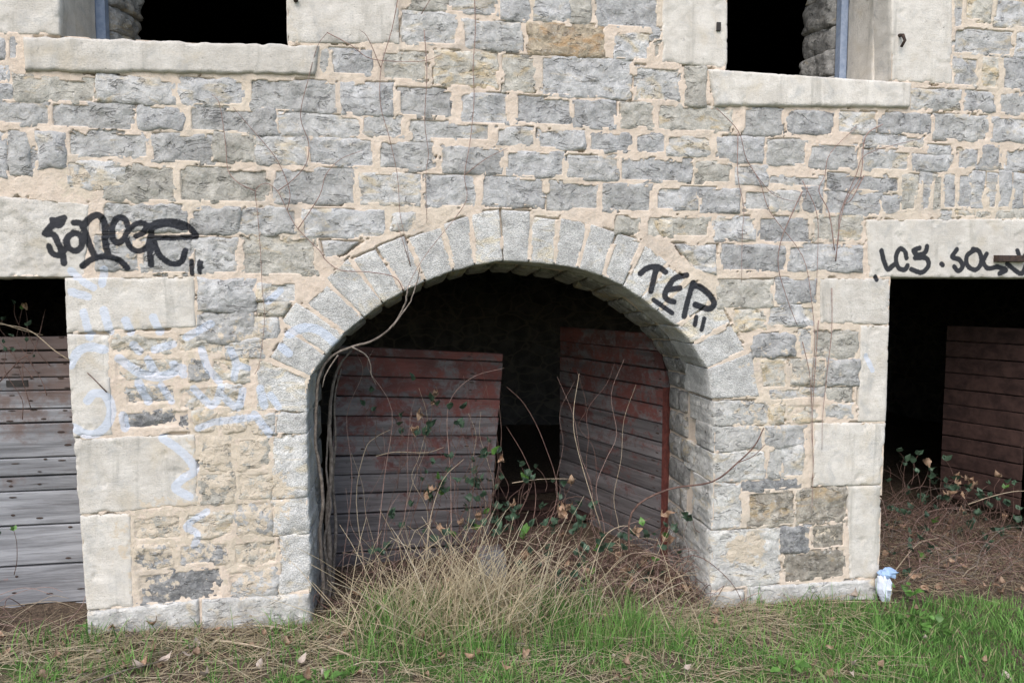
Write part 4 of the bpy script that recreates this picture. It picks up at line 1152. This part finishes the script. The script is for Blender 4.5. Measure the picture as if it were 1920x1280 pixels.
# ------------------------------------------------------------------ brambles
def bramble(label, root_px, stems, clusters, n_rand, box, seed, mat='twig', young=0.05, leaf_sc=1.08, hang=None):
    rb = random.Random(seed)
    base = at(*root_px)
    root = empty('bramble', (base[0], base[1], float(gz_at(base[0], base[1]))))
    tag(root, label, 'bramble')
    rl_ = np.array(root.location)
    def stem(pts, r0=.0035, r1=.0015, m=mat):
        mb = MB(); mb.tube([np.array(p) - rl_ for p in smooth_line(pts, 4)], r0, r1, 5)
        mb.build('stem', M[m], root)
    for st in stems:
        *pts, m = st
        stem([at(*p) for p in pts], *((.0062, .0030, 'twig') if m == 'thick' else (.0030, .0013, m)))
    x0, x1, y0, y1 = box
    for i in range(n_rand):
        x, y = rb.uniform(x0, x1), rb.uniform(y0, y1); z = float(gz_at(x, y))
        az = rb.uniform(0, 6.28); L = rb.uniform(.15, .6); hgt = rb.uniform(.03, .30) if rb.random() < .7 else rb.uniform(.3, .5)
        pts = [(x, y, z)]; el = rb.uniform(.3, 1.3)
        for k in range(4):
            d = L / 4; az += rb.uniform(-.6, .6)
            q = pts[-1]
            nx_ = min(max(q[0] + math.cos(az) * math.cos(el) * d, x0 - .1), x1 + .1); ny_ = min(max(q[1] + math.sin(az) * .6 * math.cos(el) * d, y0 - .05), y1 + .05)
            pts.append((nx_, ny_, max(float(gz_at(nx_, ny_)) + .012, q[2] + math.sin(el) * d)))
            el -= rb.uniform(.1, .7)
        stem(pts, rb.uniform(.0014, .0026), .0010, rb.choice(('twig', 'twig', 'vine', 'bark') if seed in (33, 37) else ('twig', 'straw_stem', 'vine', 'twig')))
    if hang:
        for i in range(hang[2]):            # long thin canes before the door leaf
            x_, y_ = rb.uniform(hang[0], hang[1]), rb.uniform(670, 950); Y_ = rb.uniform(.30, .58); pts = []; yy = y_
            dx = rb.uniform(-.35, .35)
            while yy < 1090:
                pts.append(at(x_, yy, Y_)); x_ += rb.gauss(0, 13) + dx * 40; yy += rb.uniform(35, 75); x_ = min(max(x_, hang[0] - 5), hang[1] + 10)
            if len(pts) > 2: stem(pts[::-1], rb.uniform(.0012, .0022), .0009, rb.choice(('twig', 'vine', 'straw_stem')))
    for (px, py, Y, n) in clusters:
        c = at(px, py, Y)
        for g_ in range(max(2, n // 2)):
            q = c + np.array([rb.gauss(0, .045), rb.uniform(-.03, .03), rb.gauss(0, .045)])
            pool = LEAFY if rb.random() < young else (DEAD if rb.random() < .14 else LEAF)
            a0 = rb.uniform(0, 6.28)
            for k in range(3):                  # three leaflets on one stalk
                put_leaf(rb.choice(pool), q, root, leaf_sc * rb.uniform(.5, 1.2), 'leaf', (rb.uniform(.5, 1.3), rb.uniform(-.5, .5), a0 + (k - 1) * 1.15))
            e = q + np.array([rb.uniform(-.12, .12), rb.uniform(-.01, .06), -rb.uniform(.10, .34)])
            e[2] = max(e[2], float(gz_at(e[0], e[1])))
            stem([q, q + (e - q) * .35 + np.array([rb.uniform(-.03, .03), 0, .015]), q + (e - q) * .7 + np.array([rb.uniform(-.03, .03), 0, 0]), e], .0010, .0020, 'twig')
    return root
bramble('bramble with trailing stems climbing before the sagging red door leaf', (780, 1120, .35),
        [((690,1110,.35),(668,940,.45),(684,845,.48),(704,820,.48),(732,805,.48),'straw_stem'), ((705,855,.5),(740,847,.5),(800,848,.5),(832,838,.5),'straw_stem'),
         ((846,1080,.4),(845,900,.5),(838,790,.52),(850,740,.5),(890,705,.5),(945,690,.5),'vine'), ((880,1060,.3),(905,980,.4),(930,900,.45),(940,820,.5),(936,760,.5),'twig'),
         ((640,1080,.3),(660,900,.4),(650,780,.5),(680,700,.5),(668,660,.55),'vine'), ((985,1050,.3),(1005,930,.4),(985,860,.45),(950,800,.5),'twig'),
         ((1000,1040,.3),(1045,930,.4),(1020,830,.4),(985,760,.4),(950,725,.42),'twig'), ((700,1090,.3),(720,900,.45),(735,770,.5),(690,690,.5),(700,655,.55),'vine'),
         ((800,1050,.3),(805,980,.35),(830,900,.4),(870,860,.42),'straw_stem'), ((960,905,.4),(1010,898,.4),(1080,897,.4),'straw_stem')],
        [(700,765,.48,6), (765,785,.48,6), (790,805,.48,9), (800,830,.46,6), (815,728,.48,5), (815,760,.47,8), (872,780,.46,6), (905,835,.45,9), (925,860,.44,9), (945,895,.42,6), (985,890,.4,6), (1000,905,.4,6), (1052,905,.4,6), (1085,935,.38,6),
         (820,915,.45,12), (850,890,.46,9), (800,930,.42,8), (885,905,.44,6), (1060,960,.35,9), (740,960,.4,6), (870,960,.4,6), (960,960,.35,9), (930,1000,.3,9), (1000,990,.3,9), (830,1000,.3,6), (700,1030,.3,6), (900,930,.4,9)], 150, (-0.35, 1.25, -0.02, 0.50), 31, hang=(640, 960, 24))
bramble('bramble thicket with dark leaves at the foot of the inward swung door leaf', (1150, 1090, .3),
        [((1180,1050,.05),(1185,960,.02),(1250,918,-.02),(1335,903,-.06),(1385,865,-.06),(1415,835,-.07),(1432,802,-.07),'thick'), ((1383,867,-.06),(1412,855,-.07),(1436,832,-.07),'twig'), ((1130,1000,.3),(1085,850,.3),(1075,780,.3),(1086,700,.35),'straw_stem'),
         ((1100,1100,.1),(1130,1010,.1),(1170,985,.05),(1190,1000,.0),'straw_stem'), ((1240,1080,.1),(1300,1040,.0),(1370,1090,-.05),(1400,1150,-.06),'twig'), ((1060,1100,.1),(1010,1040,.1),(985,1015,.1),'straw_stem'), ((1040,1140,-.1),(1045,1060,-.05),(1068,1015,-.05),'straw_stem')],
        [(1100,985,.3,9), (1130,1030,.25,12), (1110,1070,.2,9), (1010,1050,.25,9), (1030,1090,.15,6), (1180,1090,.2,6), (1260,990,.15,9), (1200,1000,.25,6), (980,1090,.2,6), (1075,1120,.05,6)], 190, (0.55, 1.72, -0.15, 0.45), 32, hang=(960, 1200, 7))
rq = random.Random(91)
def scatter(n, x0, x1, y0, y1, Ya, Yb, k): return [(rq.uniform(x0, x1), rq.uniform(y0, y1), rq.uniform(Ya, Yb), k) for _ in range(n)]
bramble('low leafy bramble filling the gap between the two red door leaves', (980, 1060, .6), [((985,1050,.6),(960,960,.55),(930,900,.5),(905,870,.5),'twig'), ((1000,1050,.6),(1030,960,.5),(1080,930,.45),(1130,950,.4),'twig'), ((960,1060,.5),(900,1000,.45),(850,960,.42),(800,955,.4),'twig')],
        scatter(11, 880, 1060, 880, 1040, .40, .62, 6) + scatter(9, 780, 960, 860, 1010, .38, .5, 6), 170, (0.35, 1.05, 0.25, 0.75), 35, leaf_sc=0.95)
bramble('dark leaved bramble heap against the right jamb inside the arch', (1200, 1090, .35), [((1200,1090,.35),(1180,1020,.35),(1140,980,.33),(1090,970,.33),'twig'), ((1215,1085,.3),(1235,1010,.28),(1262,985,.2),'twig')],
        scatter(14, 1050, 1260, 970, 1100, .18, .42, 6), 170, (0.85, 1.70, 0.05, 0.55), 36, leaf_sc=0.95)
bramble('tangled bramble heap before the dark door leaf in the square opening', (1850, 1060, .6), [((1700,1075,.4),(1780,990,.5),(1870,960,.5),(1940,985,.5),'twig'), ((1900,1070,.3),(1860,980,.4),(1800,940,.5),'twig')],
        scatter(20, 1670, 1930, 890, 1060, .25, .75, 6), 230, (XR_G + .08, XR_G + 1.35, 0.08, 1.0), 37, leaf_sc=0.95)
p = at(1800, 1050, .35)
bramble('bramble with oval leaves and dry stems inside the square opening', (1800, 1085, .5),
        [((1690,1060,.3),(1740,980,.4),(1790,925,.4),'twig'), ((1815,945,.4),(1860,930,.35),(1910,920,.3),(1960,925,.3),'straw_stem'), ((1670,1080,.2),(1720,1020,.3),(1760,1008,.3),'straw_stem'), ((1700,1100,.15),(1850,1040,.3),(1960,1010,.3),'twig'), ((1780,1120,.1),(1830,1060,.2),(1930,1080,.2),'straw_stem')],
        [(1690,880,.6,6), (1725,885,.55,6), (1770,895,.5,9), (1795,905,.5,9), (1780,930,.45,6), (1840,940,.45,6), (1890,915,.4,6), (1690,1030,.3,6), (1745,1045,.3,9), (1840,1010,.4,6), (1870,1015,.35,6), (1900,950,.4,6), (1680,960,.4,4), (1830,975,.4,8), (1720,1070,.2,6)], 230, (XR_G + .06, XR_G + 1.3, 0.0, 0.9), 33)
bramble('sprig of bramble hanging over the top of the grey boarded door', (60, 1150, .2),
        [((130,675,.22),(100,655,.2),(60,622,.22),(20,610,.25),(-40,605,.25),'straw_stem'), ((200,735,-.02),(165,700,-.01),(130,672,.2),'twig'), ((0,715,.25),(40,672,.22),(65,655,.22),(85,580,.3),'twig'), ((0,605,.3),(40,618,.26),(80,628,.26),'straw_stem')],
        [(20,655,.22,6), (45,650,.22,3), (8,640,.22,3), (30,575,.34,3), (5,585,.34,3), (5,995,.15,3), (60,1215,-.05,6), (30,1230,-.1,6)], 34, (-2.3, -1.6, -0.12, 0.22), 34, young=0.2, leaf_sc=0.6)

# ------------------------------------------------------------------ dead vines on the wall
def vine(name, label, lines, r=.0028, m='vine', offs=-.022, k=5):
    root = None
    for i, ln in enumerate(lines):
        pts = [at(ln[j], ln[j + 1]) + np.array([0, offs - .004 * (j % 3), 0]) for j in range(0, len(ln), 2)]
        mb = MB(); mb.tube(smooth_line(pts, 4) if len(pts) > 2 else pts, r, r * .5, k)
        if root is None:
            root = mb.build(name, M[m]); tag(root, label, 'vine', 'dead vines on the wall')
        else: mb.build('branch', M[m], root)
vine('dead_vine', 'thin dry vine climbing from the arch haunch past the blue grey stones below the sill', [(757,545,740,520,690,510,640,507,612,488,600,470,560,430,540,395,522,360,500,345,482,360,485,400,490,470,494,540,498,600,488,680,480,700), (522,360,550,340,575,310,580,270,565,220,580,150,590,110,600,85,615,65), (560,430,600,370,612,330,640,300,680,285), (482,360,450,345,430,320,425,270,415,200,400,180), (540,395,545,360,520,300,470,240,440,205), (615,65,660,90,700,115,790,118,830,105)], .0024)
vine('dead_vine', 'long straight dry vine hanging down the wall above the arch crown left of centre', [(750,-20,735,60,715,130,714,200,730,260,745,330,750,400,758,440,770,500), (790,30,815,-10), (714,130,690,75,675,60), (770,500,745,420)], .0022)
vine('dead_vine', 'forked dry vine hanging beside the ochre stone above the arch', [(888,-20,890,60,886,130,888,190,880,270,870,330,875,370,860,400,820,450,790,490,768,530,760,560), (795,60,800,140,796,230,803,290,798,330,800,420), (870,330,910,300,950,280)], .0022)
vine('dead_vine', 'bundle of dry vines running down the wall beside the right lintel', [(1650,235,1615,260,1608,330,1580,380,1565,440,1562,490), (1615,330,1590,375,1575,385), (1562,490,1566,440,1570,400,1600,330,1620,290,1720,262), (1560,470,1548,400,1530,360,1542,330,1550,290,1600,240), (1500,360,1480,400,1460,450,1455,500,1470,560,1490,610)], .003)
vine('dead_vine', 'pair of dry vines trailing from the right window sill past the tan stones', [(1340,205,1380,250,1395,300,1430,350,1455,372,1500,378,1510,350), (1380,250,1378,330,1390,390,1388,440,1385,530), (1395,300,1420,345,1440,400,1500,480,1515,560,1522,640,1518,720,1515,800,1520,860,1518,900), (1500,340,1525,400,1528,470,1525,560)], .0022)
vine('dead_vine', 'dry vine stems hanging down the rubble left of the cream jamb blocks', [(1555,540,1553,620,1545,700,1538,780,1535,840), (1530,600,1523,680,1518,780,1520,880,1516,960), (1500,640,1512,700,1516,760)], .0024)
# thick old stems up the left reveal of the arch
ov = MB()
def ovt(pts, Y0, Y1, r0, r1):
    n = len(pts)
    q = [at(x, y, Y0 + (Y1 - Y0) * i / (n - 1)) for i, (x, y) in enumerate(pts)]
    q = [p + np.array([.006 * float(pn(p[2] * 9, i, 1.0)), .006 * float(pn(p[2] * 9, i, 7.0)), 0]) for i, p in enumerate(smooth_line(q, 5))]
    ov.tube(q, r0, r1, 8)
ovt([(614,1195),(612,1120),(618,1040),(614,960),(622,880),(618,800),(622,740),(634,690),(660,655)], .20, .34, .019, .005)
root_ov = ov.build('old_vine', M['bark']); tag(root_ov, 'thick twisted old vine trunk growing up the left jamb of the arch', 'vine')
for pts, Y0, Y1, r0, r1 in (([(600,1180),(606,1090),(600,1000),(606,940),(598,870),(592,830),(594,760),(599,705),(622,668),(660,650),(700,638),(735,612),(757,575),(764,545)], .12, -.03, .010, .004),
                        ([(632,1170),(624,1080),(630,990),(624,900),(629,820),(627,750),(640,690)], .30, .40, .011, .004), ([(606,1175),(620,1100),(608,1020),(620,950),(612,880),(616,800)], .18, .28, .009, .004),
                        ([(735,612),(765,572),(780,535),(787,502)], -.02, -.03, .004, .0022), ([(660,650),(690,670),(698,705),(706,722)], .0, .1, .004, .002), ([(634,665),(612,700),(604,726)], .0, .02, .004, .002)):
    ov = MB(); ovt(pts, Y0, Y1, r0, r1); ov.build('branch', M['bark'], root_ov)

# ------------------------------------------------------------------ loose things
def crumple(name, c, sx, sy, sz, mat, label, cat, seed):
    n, m = 14, 9; v = []; f = []
    for i in range(m):
        ph = math.pi * i / (m - 1)
        for j in range(n):
            th = 2 * math.pi * j / n
            d = np.array([math.sin(ph) * math.cos(th), math.sin(ph) * math.sin(th), math.cos(ph)])
            q = 1 + 0.55 * float(fbm(d[0] * 2.1 + seed, d[1] * 2.1, d[2] * 2.1, 3))
            v.append(c + d * q * np.array([sx, sy, sz]))
    for i in range(m - 1):
        for j in range(n): f.append((i*n+j, (i+1)*n+j, (i+1)*n+(j+1) % n, i*n+(j+1) % n))
    o = link(name, mesh(name, v, f, False), M[mat]); tag(o, label, cat)
c = at(1657, 1095, -.06); crumple('plastic_bag', c + np.array([0, 0, -.015]), .045, .04, .075, 'bag_white', 'crumpled white plastic bag against the cream jamb foot', 'bag', 1.0)
c = at(1664, 1074, -.05); crumple('plastic_scrap', c, .055, .03, .026, 'bag_blue', 'pale blue plastic scrap on top of the white bag', 'litter', 4.0)
# concrete block in the doorway
p = at(925, 1068, .30); b = MB(); b.box(p[0] - .07, p[0] + .07, .28, .5, float(gz_at(p[0], .4)) - .03, at(925, 1045, .3)[2], 0, .008)
o = b.build('concrete_block', M['concrete'], None, False); tag(o, 'grey concrete block standing in the arched doorway', 'block')
# boards lying inside, their colour darkened for the shade of the room
for i, (px, py, Y, L, a, h, lab) in enumerate(((1000, 870, 2.2, 1.1, .15, .30, 'pale board lying in the dark room behind the arch'), (985, 905, 1.7, .8, -.2, .12, 'short board on the floor behind the arch'), (1010, 935, 1.4, .9, .1, .05, 'wide board lying flat just inside the arch'))):
    q = at(px, py, Y); gz0 = float(gz_at(q[0], Y))
    b = MB(); b.box(-L / 2, L / 2, -.09, .09, 0, .03)
    h = .012
    o = b.build('board', M['dark_wood'], None, False); o.location = (q[0], Y, gz0 + h); o.rotation_euler = (0, 0, a); tag(o, lab, 'board')
# twigs on the ground
rt = random.Random(5)
for i in range(26):
    x, y = rt.uniform(-2.0, 2.3), rt.uniform(-.5, -.06); L = rt.uniform(.12, .4); a = rt.uniform(-.8, .8)
    pts = []
    for k in range(4):
        t = k / 3 - .5; xx, yy = x + math.cos(a) * L * t, min(y + math.sin(a) * L * t + rt.uniform(-.012, .012), -.035)
        pts.append((xx, yy, float(gz_at(xx, yy)) + .012 + rt.uniform(0, .02)))
    mb = MB(); mb.tube(smooth_line(pts, 3), rt.uniform(.0025, .005), .0015, 5)
    o = mb.build('twig', M[rt.choice(('straw_stem', 'bark', 'vine'))]); wh = 'below the left pier' if x < -.45 else ('before the arched doorway' if x < 1.35 else 'below the right pier'); tag(o, 'bare dry twig lying on the grass ' + wh, 'twig', 'twigs ' + wh)
